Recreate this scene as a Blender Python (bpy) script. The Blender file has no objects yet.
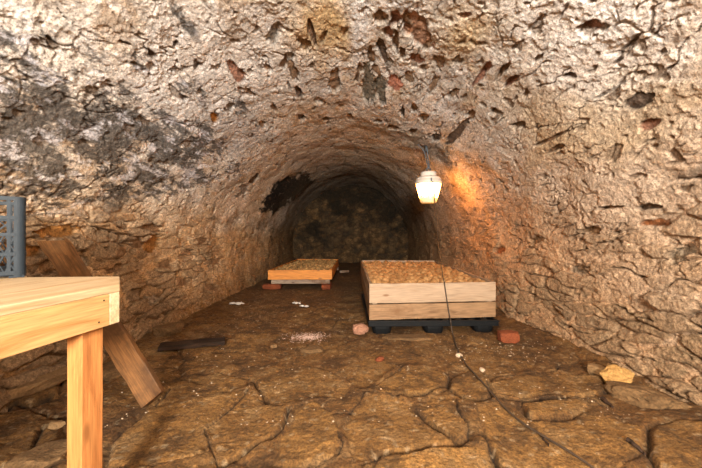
import bpy, bmesh, math, random
import numpy as np
from mathutils import Vector, Matrix

random.seed(7)
RNG = np.random.RandomState(11)
SC = bpy.context.scene
COL = SC.collection
H = 0.907            # camera height
F = 340.0            # focal length in pixels of a 702 px wide frame


def at_depth(px, py, d):
    return Vector(((px - 351.0) * d / F, d, H - (py - 234.0) * d / F))


def on_floor(px, py, z=0.0):
    return at_depth(px, py, (H - z) * F / (py - 234.0))


# ------------------------------------------------------------------ noise
PERM = RNG.permutation(256).astype(np.int64)
PERM = np.concatenate([PERM, PERM, PERM])
_g = RNG.normal(size=(256, 3))
GRAD = _g / np.linalg.norm(_g, axis=1)[:, None]


def perlin(x, y, z, seed=0):
    x = np.asarray(x, float) + seed * 17.31
    y = np.asarray(y, float) + seed * 5.77
    z = np.asarray(z, float) - seed * 9.13
    xi, yi, zi = np.floor(x).astype(np.int64), np.floor(y).astype(np.int64), np.floor(z).astype(np.int64)
    fx, fy, fz = x - xi, y - yi, z - zi
    u, v, w = fx**3 * (fx * (fx * 6 - 15) + 10), fy**3 * (fy * (fy * 6 - 15) + 10), fz**3 * (fz * (fz * 6 - 15) + 10)
    xi, yi, zi = xi & 255, yi & 255, zi & 255
    out = 0
    for dx in (0, 1):
        wx = u if dx else 1 - u
        a = PERM[xi + dx]
        for dy in (0, 1):
            wy = v if dy else 1 - v
            b = PERM[a + yi + dy]
            for dz in (0, 1):
                wz = w if dz else 1 - w
                g = GRAD[PERM[b + zi + dz]]
                out = out + wx * wy * wz * (g[..., 0] * (fx - dx) + g[..., 1] * (fy - dy) + g[..., 2] * (fz - dz))
    return out * 1.6


def fbm(x, y, z, seed=0, octv=4, gain=0.5):
    s, a, n = 0, 1.0, 0.0
    for i in range(octv):
        s = s + a * perlin(x * 2**i, y * 2**i, z * 2**i, seed + i)
        n += a
        a *= gain
    return s / n * 1.3


def worley(u, v, seed=0, jit=0.9):
    iu, iv = np.floor(u).astype(np.int64), np.floor(v).astype(np.int64)
    f1 = np.full(np.shape(u), 9.0)
    f2 = np.full(np.shape(u), 9.0)
    cid = np.zeros(np.shape(u), np.int64)
    for du in (-1, 0, 1):
        for dv in (-1, 0, 1):
            a, b = iu + du, iv + dv
            h = PERM[(PERM[(a + seed) & 255] + b) & 255]
            h2 = PERM[(h + 91 + seed) & 255]
            cu = a + 0.5 + (h / 255.0 - 0.5) * jit
            cv = b + 0.5 + (h2 / 255.0 - 0.5) * jit
            d = np.hypot(u - cu, v - cv)
            c1 = d < f1
            f2 = np.where(c1, f1, np.minimum(f2, d))
            cid = np.where(c1, h * 256 + h2, cid)
            f1 = np.where(c1, d, f1)
    return f1, f2, cid


def sstep(a, b, x):
    t = np.clip((x - a) / (b - a), 0, 1)
    return t * t * (3 - 2 * t)


def crand(cid, k=0):
    return PERM[(cid + 37 * k + (cid >> 8) * 5) & 255] / 255.0


def mixc(c, col, m):
    return c * (1 - m[:, None]) + np.asarray(col)[None, :] * m[:, None]


# ------------------------------------------------------------------ materials
def new_mat(name):
    m = bpy.data.materials.new(name)
    m.use_nodes = True
    nt = m.node_tree
    b = nt.nodes['Principled BSDF']
    return m, nt, b


def nd(nt, typ, **kw):
    n = nt.nodes.new(typ)
    for k, v in kw.items():
        if k.startswith('i_'):
            n.inputs[k[2:].replace('_', ' ')].default_value = v
        else:
            setattr(n, k, v)
    return n


def ramp(nt, fac, stops):
    r = nt.nodes.new('ShaderNodeValToRGB')
    el = r.color_ramp.elements
    while len(el) > 1:
        el.remove(el[-1])
    el[0].position, el[0].color = stops[0][0], (*stops[0][1], 1)
    for p, c in stops[1:]:
        e = el.new(p)
        e.color = (*c, 1)
    nt.links.new(fac, r.inputs['Fac'])
    return r.outputs['Color']


def mul(nt, a, b, fac=1.0, mode='MULTIPLY'):
    m = nt.nodes.new('ShaderNodeMix')
    m.data_type = 'RGBA'
    m.blend_type = mode
    m.inputs['Factor'].default_value = fac
    for s, v in ((6, a), (7, b)):
        if isinstance(v, tuple):
            m.inputs[s].default_value = (*v, 1)
        else:
            nt.links.new(v, m.inputs[s])
    return m.outputs[2]


def bump(nt, b, h, strength, dist=0.01):
    n = nd(nt, 'ShaderNodeBump')
    n.inputs['Strength'].default_value = strength
    n.inputs['Distance'].default_value = dist
    nt.links.new(h, n.inputs['Height'])
    nt.links.new(n.outputs['Normal'], b.inputs['Normal'])


def rock_mat(name, rough=0.9, fine=70.0, bstr=0.6, var=0.5, spec=0.25, bd=0.006):
    """Albedo from the mesh's own colour attribute, grain from procedural noise."""
    m, nt, b = new_mat(name)
    at = nd(nt, 'ShaderNodeAttribute', attribute_name='Col')
    tc = nd(nt, 'ShaderNodeTexCoord')
    n1 = nd(nt, 'ShaderNodeTexNoise', i_Scale=fine, i_Detail=6.0, i_Roughness=0.7)
    nt.links.new(tc.outputs['Object'], n1.inputs['Vector'])
    n3 = nd(nt, 'ShaderNodeTexNoise', i_Scale=fine * 2.6, i_Detail=4.0, i_Roughness=0.7)
    nt.links.new(tc.outputs['Object'], n3.inputs['Vector'])
    c3 = ramp(nt, n3.outputs['Fac'], [(0.32, (.50, .47, .44)), (0.5, (1, 1, 1)), (0.70, (1.42, 1.4, 1.37))])
    lo, hi = 1 - var, 1 + var * 0.6
    c = ramp(nt, n1.outputs['Fac'], [(0.3, (lo, lo, lo)), (0.7, (hi, hi * 0.985, hi * 0.96))])
    nt.links.new(mul(nt, mul(nt, at.outputs['Color'], c), c3), b.inputs['Base Color'])
    b.inputs['Roughness'].default_value = rough
    b.inputs['Specular IOR Level'].default_value = spec
    bump(nt, b, n1.outputs['Fac'], bstr, bd)
    return m


def stone_mat(name, c0, c1, scale=6.0, rough=0.85, bstr=0.6, spec=0.3):
    m, nt, b = new_mat(name)
    tc = nd(nt, 'ShaderNodeTexCoord')
    oi = nd(nt, 'ShaderNodeObjectInfo')
    ad = nd(nt, 'ShaderNodeVectorMath', operation='MULTIPLY_ADD')
    nt.links.new(oi.outputs['Random'], ad.inputs[0])
    ad.inputs[1].default_value = (9, 7, 5)
    nt.links.new(tc.outputs['Object'], ad.inputs[2])
    n1 = nd(nt, 'ShaderNodeTexNoise', i_Scale=scale, i_Detail=8.0, i_Roughness=0.65)
    n2 = nd(nt, 'ShaderNodeTexNoise', i_Scale=scale * 12, i_Detail=4.0)
    nt.links.new(ad.outputs[0], n1.inputs['Vector'])
    nt.links.new(ad.outputs[0], n2.inputs['Vector'])
    c = ramp(nt, n1.outputs['Fac'], [(0.3, c0), (0.7, c1)])
    g = ramp(nt, n2.outputs['Fac'], [(0.3, (.65, .65, .65)), (0.7, (1.2, 1.2, 1.2))])
    nt.links.new(mul(nt, c, g), b.inputs['Base Color'])
    b.inputs['Roughness'].default_value = rough
    b.inputs['Specular IOR Level'].default_value = spec
    bump(nt, b, n2.outputs['Fac'], bstr, 0.006)
    return m


def wood_mat(name, light, dark, knot, rough=0.6, grain=1.0, stain=None, stain_at=0.55):
    """Grain runs along the plank's own local X."""
    m, nt, b = new_mat(name)
    tc = nd(nt, 'ShaderNodeTexCoord')
    oi = nd(nt, 'ShaderNodeObjectInfo')
    ad = nd(nt, 'ShaderNodeVectorMath', operation='MULTIPLY_ADD')
    nt.links.new(oi.outputs['Random'], ad.inputs[0])
    ad.inputs[1].default_value = (13, 3, 2)
    nt.links.new(tc.outputs['Object'], ad.inputs[2])
    # knots bend the grain
    kn = nd(nt, 'ShaderNodeMapping')
    kn.inputs['Scale'].default_value = (3.2, 9.0, 9.0)
    nt.links.new(ad.outputs[0], kn.inputs['Vector'])
    vo = nd(nt, 'ShaderNodeTexVoronoi', i_Scale=1.0)
    nt.links.new(kn.outputs[0], vo.inputs['Vector'])
    mp = nd(nt, 'ShaderNodeMapping')
    mp.inputs['Scale'].default_value = (1.3, 22.0, 22.0)
    nt.links.new(ad.outputs[0], mp.inputs['Vector'])
    off = nd(nt, 'ShaderNodeVectorMath', operation='MULTIPLY_ADD')
    nt.links.new(vo.outputs['Distance'], off.inputs[0])
    off.inputs[1].default_value = (0, 1.6, 1.6)
    nt.links.new(mp.outputs[0], off.inputs[2])
    n1 = nd(nt, 'ShaderNodeTexNoise', i_Scale=1.0, i_Detail=5.0, i_Roughness=0.6, i_Distortion=0.4)
    nt.links.new(off.outputs[0], n1.inputs['Vector'])
    mp2 = nd(nt, 'ShaderNodeMapping')
    mp2.inputs['Scale'].default_value = (8, 160.0, 160.0)
    nt.links.new(ad.outputs[0], mp2.inputs['Vector'])
    n2 = nd(nt, 'ShaderNodeTexNoise', i_Scale=1.0, i_Detail=3.0)
    nt.links.new(mp2.outputs[0], n2.inputs['Vector'])
    c = ramp(nt, n1.outputs['Fac'], [(0.32, dark), (0.52, light), (0.75, tuple(min(1, x * 1.08) for x in light))])
    g = ramp(nt, n2.outputs['Fac'], [(0.3, (1 - .3 * grain,) * 3), (0.7, (1.08,) * 3)])
    c = mul(nt, c, g)
    kf = ramp(nt, vo.outputs['Distance'], [(0.05, (1, 1, 1)), (0.12, (0, 0, 0))])
    mk = nt.nodes.new('ShaderNodeMix')
    mk.data_type = 'RGBA'
    nt.links.new(kf, mk.inputs['Factor'])
    nt.links.new(c, mk.inputs[6])
    mk.inputs[7].default_value = (*knot, 1)
    c = mk.outputs[2]
    if stain:
        n3 = nd(nt, 'ShaderNodeTexNoise', i_Scale=5.0, i_Detail=6.0, i_Roughness=0.65)
        nt.links.new(ad.outputs[0], n3.inputs['Vector'])
        sf = ramp(nt, n3.outputs['Fac'], [(stain_at - 0.1, (0, 0, 0)), (stain_at + 0.1, (1, 1, 1))])
        ms = nt.nodes.new('ShaderNodeMix')
        ms.data_type = 'RGBA'
        nt.links.new(sf, ms.inputs['Factor'])
        nt.links.new(c, ms.inputs[6])
        ms.inputs[7].default_value = (*stain, 1)
        c = ms.outputs[2]
    nt.links.new(c, b.inputs['Base Color'])
    b.inputs['Roughness'].default_value = rough
    b.inputs['Specular IOR Level'].default_value = 0.3
    bump(nt, b, n2.outputs['Fac'], 0.25, 0.003)
    return m


def plain_mat(name, col, rough=0.5, metal=0.0, spec=0.5, var=0.25, scale=25.0, bstr=0.2):
    m, nt, b = new_mat(name)
    tc = nd(nt, 'ShaderNodeTexCoord')
    n1 = nd(nt, 'ShaderNodeTexNoise', i_Scale=scale, i_Detail=6.0, i_Roughness=0.65)
    nt.links.new(tc.outputs['Object'], n1.inputs['Vector'])
    lo = tuple(x * (1 - var) for x in col)
    hi = tuple(min(1, x * (1 + var)) for x in col)
    nt.links.new(ramp(nt, n1.outputs['Fac'], [(0.3, lo), (0.7, hi)]), b.inputs['Base Color'])
    b.inputs['Roughness'].default_value = rough
    b.inputs['Metallic'].default_value = metal
    b.inputs['Specular IOR Level'].default_value = spec
    bump(nt, b, n1.outputs['Fac'], bstr, 0.003)
    return m


M = {}
M['vault'] = rock_mat('lime_plaster_and_rubble', 0.92, 42.0, 1.0, 0.50, 0.2, 0.022)
M['floor'] = rock_mat('earth_and_flagstone', 0.78, 48.0, 1.0, 0.55, 0.3, 0.028)
M['fresh'] = wood_mat('fresh_pine', (.48, .345, .20), (.38, .23, .105), (.22, .10, .04), 0.55)
M['rail'] = wood_mat('orange_rail_pine', (.50, .29, .115), (.38, .185, .057), (.16, .07, .025), 0.55)
M['endgrain'] = wood_mat('pale_pine', (.56, .44, .27), (.47, .33, .18), (.4, .25, .1), 0.6)
M['leg'] = wood_mat('orange_pine', (.47, .195, .060), (.34, .125, .036), (.25, .10, .03), 0.5)
M['bin'] = wood_mat('bin_pine', (.39, .275, .180), (.32, .21, .125), (.2, .1, .05), 0.6)
M['bin2'] = wood_mat('brown_bin_pine', (.30, .175, .088), (.17, .09, .040), (.14, .07, .03), 0.65, 1.3, stain=(.17, .085, .035), stain_at=0.62)
M['lowbin'] = wood_mat('orange_bin_pine', (.70, .28, .055), (.55, .20, .04), (.3, .12, .04), 0.6)
M['old'] = wood_mat('old_brown_wood', (.235, .105, .034), (.11, .046, .015), (.06, .03, .015), 0.65, 1.6, stain=(.075, .034, .012), stain_at=0.53)
M['dark'] = wood_mat('wet_dark_wood', (.038, .018, .008), (.014, .007, .003), (.008, .004, .003), 0.85, stain=(.012, .006, .003))
M['grey'] = wood_mat('weathered_wood', (.34, .26, .19), (.2, .14, .10), (.1, .06, .04), 0.8, stain=(.16, .09, .05))
M['crate'] = plain_mat('grey_blue_plastic', (.016, .023, .030), 0.55, 0, 0.25, 0.18, 14)
M['pallet'] = plain_mat('black_plastic', (.003, .0035, .004), 0.6, 0, 0.2, 0.4, 18)
M['brick'] = stone_mat('red_brick', (.11, .026, .009), (.25, .062, .018), 9)
M['pinkbrick'] = stone_mat('pink_brick', (.25, .115, .066), (.40, .205, .13), 9)
M['ochre'] = stone_mat('ochre_stone', (.26, .125, .030), (.46, .27, .09), 7)
M['brown'] = stone_mat('brown_stone', (.085, .046, .018), (.19, .105, .042), 7, .9, 1.0)
M['tan'] = stone_mat('tan_stone', (.17, .095, .038), (.29, .175, .08), 7, .9, 1.0)
M['white'] = plain_mat('lime_white', (.72, .68, .62), 0.8, 0, 0.3, 0.2, 30)
M['crumb'] = plain_mat('plaster_crumb', (.46, .345, .235), 0.9, 0, 0.2, 0.4, 3)
M['powder'] = plain_mat('pinkish_plaster', (.46, .31, .245), 0.9, 0, 0.2, 0.25, 30)
M['cap'] = plain_mat('enamelled_cap', (.72, .66, .58), 0.4, 0, 0.5, 0.12, 20)
M['steel'] = plain_mat('dull_steel', (.10, .115, .13), 0.5, 0.4, 0.5, 0.2, 30)
M['cord'] = plain_mat('brown_rubber', (.050, .032, .020), 0.5, 0, 0.4, 0.3, 40)
M['soil'] = plain_mat('dark_soil', (.07, .045, .022), 0.95, 0, 0.2, 0.4, 30)


def potato_mat(name, ca, cb, cc):
    m, nt, b = new_mat(name)
    tc = nd(nt, 'ShaderNodeTexCoord')
    oi = nd(nt, 'ShaderNodeObjectInfo')
    gi = nd(nt, 'ShaderNodeNewGeometry')
    s = nd(nt, 'ShaderNodeMath', operation='ADD')
    nt.links.new(oi.outputs['Random'], s.inputs[0])
    nt.links.new(gi.outputs['Random Per Island'], s.inputs[1])
    fr = nd(nt, 'ShaderNodeMath', operation='FRACT')
    nt.links.new(s.outputs[0], fr.inputs[0])
    c = ramp(nt, fr.outputs[0], [(0.0, ca), (0.5, cb), (1.0, cc)])
    n1 = nd(nt, 'ShaderNodeTexNoise', i_Scale=38.0, i_Detail=5.0, i_Roughness=0.7)
    nt.links.new(tc.outputs['Object'], n1.inputs['Vector'])
    g = ramp(nt, n1.outputs['Fac'], [(0.3, (.75, .72, .68)), (0.6, (1.05, 1.05, 1.05))])
    nt.links.new(mul(nt, c, g), b.inputs['Base Color'])
    b.inputs['Roughness'].default_value = 0.75
    b.inputs['Specular IOR Level'].default_value = 0.25
    bump(nt, b, n1.outputs['Fac'], 0.3, 0.003)
    return m


M['potato'] = potato_mat('potato_skin', (.27, .130, .046), (.36, .185, .068), (.44, .245, .098))
M['dirty_potato'] = potato_mat('earthy_potato_skin', (.22, .125, .045), (.34, .20, .075), (.48, .30, .12))


def jar_mat():
    m, nt, b = new_mat('lit_glass_jar')
    tc = nd(nt, 'ShaderNodeTexCoord')
    n1 = nd(nt, 'ShaderNodeTexNoise', i_Scale=30.0, i_Detail=5.0, i_Roughness=0.7)
    nt.links.new(tc.outputs['Object'], n1.inputs['Vector'])
    sp = nd(nt, 'ShaderNodeSeparateXYZ')
    nt.links.new(tc.outputs['Object'], sp.inputs[0])
    # dust and rust settled in the bottom of the jar
    a = nd(nt, 'ShaderNodeMath', operation='MULTIPLY_ADD')
    nt.links.new(sp.outputs['Z'], a.inputs[0])
    a.inputs[1].default_value = 3.2
    a.inputs[2].default_value = -0.22
    s = nd(nt, 'ShaderNodeMath', operation='ADD')
    nt.links.new(a.outputs[0], s.inputs[0])
    nt.links.new(n1.outputs['Fac'], s.inputs[1])
    c = ramp(nt, s.outputs[0], [(0.30, (.006, .0022, .0002)), (0.44, (.022, .0095, .0010)), (0.54, (.10, .04, .005)), (0.62, (.85, .32, .055)), (0.85, (1.0, .37, .075))])
    b.inputs['Base Color'].default_value = (.8, .7, .5, 1)
    nt.links.new(c, b.inputs['Emission Color'])
    b.inputs['Emission Strength'].default_value = LAMP
    b.inputs['Roughness'].default_value = 0.3
    return m


# ------------------------------------------------------------------ object helpers
def link_mesh(name, verts, faces, mat=None, parent=None, smooth=False, cols=None):
    me = bpy.data.meshes.new(name)
    me.from_pydata([tuple(v) for v in verts], [], faces)
    me.update()
    o = bpy.data.objects.new(name, me)
    COL.objects.link(o)
    if mat:
        me.materials.append(mat)
    if parent:
        o.parent = parent
    if smooth:
        for p in me.polygons:
            p.use_smooth = True
    if cols is not None:
        set_col(me, cols)
    return o


def set_col(me, cols):
    at = me.color_attributes.new('Col', 'FLOAT_COLOR', 'POINT')
    d = np.ones((len(me.vertices), 4), np.float32)
    d[:, :3] = cols
    at.data.foreach_set('color', d.ravel())


def bm_obj(name, bm, mat, parent=None, smooth=False):
    me = bpy.data.meshes.new(name)
    bm.to_mesh(me)
    bm.free()
    o = bpy.data.objects.new(name, me)
    COL.objects.link(o)
    me.materials.append(mat)
    if parent:
        o.parent = parent
    if smooth:
        for p in me.polygons:
            p.use_smooth = True
    return o


def tag(o, label, cat, group=None, kind=None):
    o['label'] = label
    o['category'] = cat
    if group:
        o['group'] = group
    if kind:
        o['kind'] = kind
    return o


def thing(name, label, cat, loc=(0, 0, 0), group=None):
    o = bpy.data.objects.new(name, None)
    o.empty_display_size = 0.1
    COL.objects.link(o)
    o.location = loc
    return tag(o, label, cat, group)


def place(o, mat4, parent=None):
    """World matrix for an object, whether or not it hangs under an unrotated Empty."""
    if parent is not None:
        o.parent = parent
        o.matrix_basis = Matrix.Translation(-Vector(parent.location)) @ mat4
    else:
        o.matrix_basis = mat4
    return o


def frame(p0, xdir, zdir):
    x = Vector(xdir).normalized()
    z = Vector(zdir)
    z = (z - x * z.dot(x)).normalized()
    y = z.cross(x)
    m = Matrix((x, y, z)).transposed().to_4x4()
    m.translation = Vector(p0)
    return m


def plank_bm(L, t, w, wob=0.0015, bev=0.003, seg=10, end=(0, 0), skew=0.0):
    """Board: length on X, thickness on Y (0..t), width on Z (0..w)."""
    bm = bmesh.new()
    xs = [L * i / seg for i in range(seg + 1)]
    rnd = random.Random(int(L * 9973 + w * 131 + t * 7))
    rings = []
    for i, x in enumerate(xs):
        a, b = rnd.uniform(-wob, wob), rnd.uniform(-wob, wob)
        e0 = end[0] if i == 0 else 0
        e1 = end[1] if i == seg else 0
        rings.append([bm.verts.new(c) for c in ((x + e0, a, b), (x + e1, t + a, b), (x + e1 + (skew if i == seg else 0), t + a, w + b + a), (x + e0 + (skew if i == seg else 0), a, w + b + a))])
    for r0, r1 in zip(rings, rings[1:]):
        for k in range(4):
            bm.faces.new((r0[k], r0[(k + 1) % 4], r1[(k + 1) % 4], r1[k]))
    bm.faces.new(rings[0][::-1])
    bm.faces.new(rings[-1])
    bmesh.ops.recalc_face_normals(bm, faces=bm.faces)
    ed = [e for e in bm.edges if len(e.link_faces) == 2 and e.calc_face_angle(0) > 0.8]
    bmesh.ops.bevel(bm, geom=ed, offset=bev, segments=2, affect='EDGES', profile=0.5)
    return bm


def plank(name, p0, p1, t, w, up, mat, parent=None, **kw):
    p0, p1 = Vector(p0), Vector(p1)
    o = bm_obj(name, plank_bm((p1 - p0).length, t, w, **kw), mat)
    return place(o, frame(p0, p1 - p0, up), parent)


def prism_bm(poly, z0, z1, bev=0.003):
    bm = bmesh.new()
    lo = [bm.verts.new((x, y, z0)) for x, y in poly]
    hi = [bm.verts.new((x, y, z1)) for x, y in poly]
    n = len(poly)
    bm.faces.new(lo[::-1])
    bm.faces.new(hi)
    for i in range(n):
        bm.faces.new((lo[i], lo[(i + 1) % n], hi[(i + 1) % n], hi[i]))
    bmesh.ops.recalc_face_normals(bm, faces=bm.faces)
    bmesh.ops.bevel(bm, geom=list(bm.edges), offset=bev, segments=2, affect='EDGES', profile=0.5)
    return bm


def add_box(bm, c, s, rot=None, bev=0.0):
    r = bmesh.ops.create_cube(bm, size=1.0)
    vs = r['verts']
    m = Matrix.Translation(c) @ (rot.to_4x4() if rot else Matrix.Identity(4)) @ Matrix.Diagonal((*s, 1))
    bmesh.ops.transform(bm, matrix=m, verts=vs)
    if bev:
        es = list({e for v in vs for e in v.link_edges})
        bmesh.ops.bevel(bm, geom=es, offset=bev, segments=2, affect='EDGES', profile=0.5)


def lathe(name, prof, mat, parent=None, n=32, loc=None):
    verts, faces = [], []
    for r, z in prof:
        for i in range(n):
            a = 2 * math.pi * i / n
            verts.append((r * math.cos(a), r * math.sin(a), z))
    for j in range(len(prof) - 1):
        for i in range(n):
            k = (i + 1) % n
            faces.append((j * n + i, j * n + k, (j + 1) * n + k, (j + 1) * n + i))
    faces.append(tuple(range(n))[::-1])
    faces.append(tuple((len(prof) - 1) * n + i for i in range(n)))
    o = link_mesh(name, verts, faces, mat, parent, True)
    return o


def tube(name, pts, r, mat, parent=None, n=8, smooth_pts=True, r_end=None):
    """Swept round tube through the points (world, or parent-local when parented)."""
    pts = [Vector(p) for p in pts]
    if smooth_pts:
        out = []
        for i in range(len(pts) - 1):
            a = pts[max(i - 1, 0)]
            b, c = pts[i], pts[i + 1]
            d = pts[min(i + 2, len(pts) - 1)]
            for k in range(8):
                t = k / 8
                out.append(0.5 * ((2 * b) + (c - a) * t + (2 * a - 5 * b + 4 * c - d) * t * t + (3 * b - a - 3 * c + d) * t**3))
        out.append(pts[-1])
        pts = out
    verts, faces = [], []
    nrm = Vector((0.3, 0.1, 1))
    m = len(pts)
    for i, p in enumerate(pts):
        t = (pts[min(i + 1, m - 1)] - pts[max(i - 1, 0)]).normalized()
        nrm = (nrm - t * nrm.dot(t))
        if nrm.length < 1e-4:
            nrm = Vector((1, 0, 0)) - t * t.x
        nrm.normalize()
        b = t.cross(nrm)
        rr = r if r_end is None else r + (r_end - r) * i / (m - 1)
        for k in range(n):
            a = 2 * math.pi * k / n
            verts.append(p + (nrm * math.cos(a) + b * math.sin(a)) * rr)
    for i in range(m - 1):
        for k in range(n):
            q = (k + 1) % n
            faces.append((i * n + k, i * n + q, (i + 1) * n + q, (i + 1) * n + k))
    faces.append(tuple(range(n))[::-1])
    faces.append(tuple((m - 1) * n + k for k in range(n)))
    return link_mesh(name, verts, faces, mat, parent, True)


def rock_bm(sx, sy, sz, seed, rough=0.25, sub=4, cuts=7, flat=0.0):
    """An angular stone: a sphere cut by random planes, then roughened."""
    bm = bmesh.new()
    bmesh.ops.create_icosphere(bm, subdivisions=sub, radius=1.0)
    rnd = random.Random(seed)
    co = np.array([v.co[:] for v in bm.verts])
    for k in range(cuts):
        n = np.array([rnd.gauss(0, 1), rnd.gauss(0, 1), rnd.gauss(0, 0.8)])
        n /= np.linalg.norm(n)
        d = rnd.uniform(0.55, 0.8)
        ex = np.maximum(co @ n - d, 0)
        co -= ex[:, None] * n[None, :] * 0.92
    if flat:
        for sgn in (-1, 1):
            ex = np.maximum(co[:, 2] * sgn - (1 - flat), 0)
            co[:, 2] -= sgn * ex * 0.95
    q = fbm(co[:, 0] * 1.8, co[:, 1] * 1.8, co[:, 2] * 1.8, seed % 50, 4)
    co *= (1 + rough * 0.45 * q + rough * .22 * fbm(co[:, 0] * 5, co[:, 1] * 5, co[:, 2] * 5, seed % 50 + 5, 3))[:, None]
    co *= np.array([sx, sy, sz])[None, :]
    for v, c in zip(bm.verts, co):
        v.co = c
    return bm


# ------------------------------------------------------------------ the vault
YB, YF = 10.75, -3.2            # far wall, wall behind the camera
R0, ZC = 1.87, 0.65


def profile(n):
    pts = []
    for t in np.linspace(0, 1, 200, endpoint=False):
        z = -0.12 + t * (ZC + 0.12)
        k = (ZC - z) / 0.77
        pts.append((-(R0 - 0.15 * k * k), z))
    for a in np.linspace(math.pi, 0, 700):
        pts.append((R0 * math.cos(a), ZC + R0 * math.sin(a)))
    for t in np.linspace(1, 0, 201)[1:]:
        z = -0.12 + t * (ZC + 0.12)
        k = (ZC - z) / 0.77
        pts.append((R0 - 0.13 * k * k, z))
    p = np.array(pts)
    d = np.concatenate([[0], np.cumsum(np.hypot(*np.diff(p, axis=0).T))])
    s = np.linspace(0, d[-1], n)
    x, z = np.interp(s, d, p[:, 0]), np.interp(s, d, p[:, 1])
    tx, tz = np.gradient(x, s), np.gradient(z, s)
    l = np.hypot(tx, tz)
    return s, x, z, tz / l, -tx / l      # inward normal


def blob(S, Y, pt, rs, ry):
    """Soft patch on the vault about a world point, radii along the arc and along the axis."""
    s0, y0 = pt
    return np.exp(-((S - s0) / rs) ** 2 - ((Y - y0) / ry) ** 2)


NS = 1250
S1, PX, PZ, NX, NZ = profile(NS)


def surf_pt(px, py):
    """Where the line of sight to a photo pixel meets the vault: (arc length, depth)."""
    dx, dz = (px - 351.0) / F, (234.0 - py) / F
    a, b, c = dx * dx + dz * dz, 2 * dz * (H - ZC), (H - ZC) ** 2 - R0 * R0
    d = (-b + math.sqrt(b * b - 4 * a * c)) / (2 * a)
    x, z = dx * d, H + dz * d
    if z < ZC:
        d = (R0 - 0.04) / abs(dx)
        x, z = dx * d, H + dz * d
    i = int(np.argmin((PX - x) ** 2 + (PZ - z) ** 2))
    return float(S1[i]), d


y_near = np.linspace(YF, 1.0, 50, endpoint=False)
y_far = np.exp(np.linspace(math.log(1.0), math.log(YB), 740))
YS = np.concatenate([y_near, y_far])
NY = len(YS)


def terrace(q, riser):
    f = np.floor(q)
    return f + sstep(0.0, riser, q - f), q - f


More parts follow.
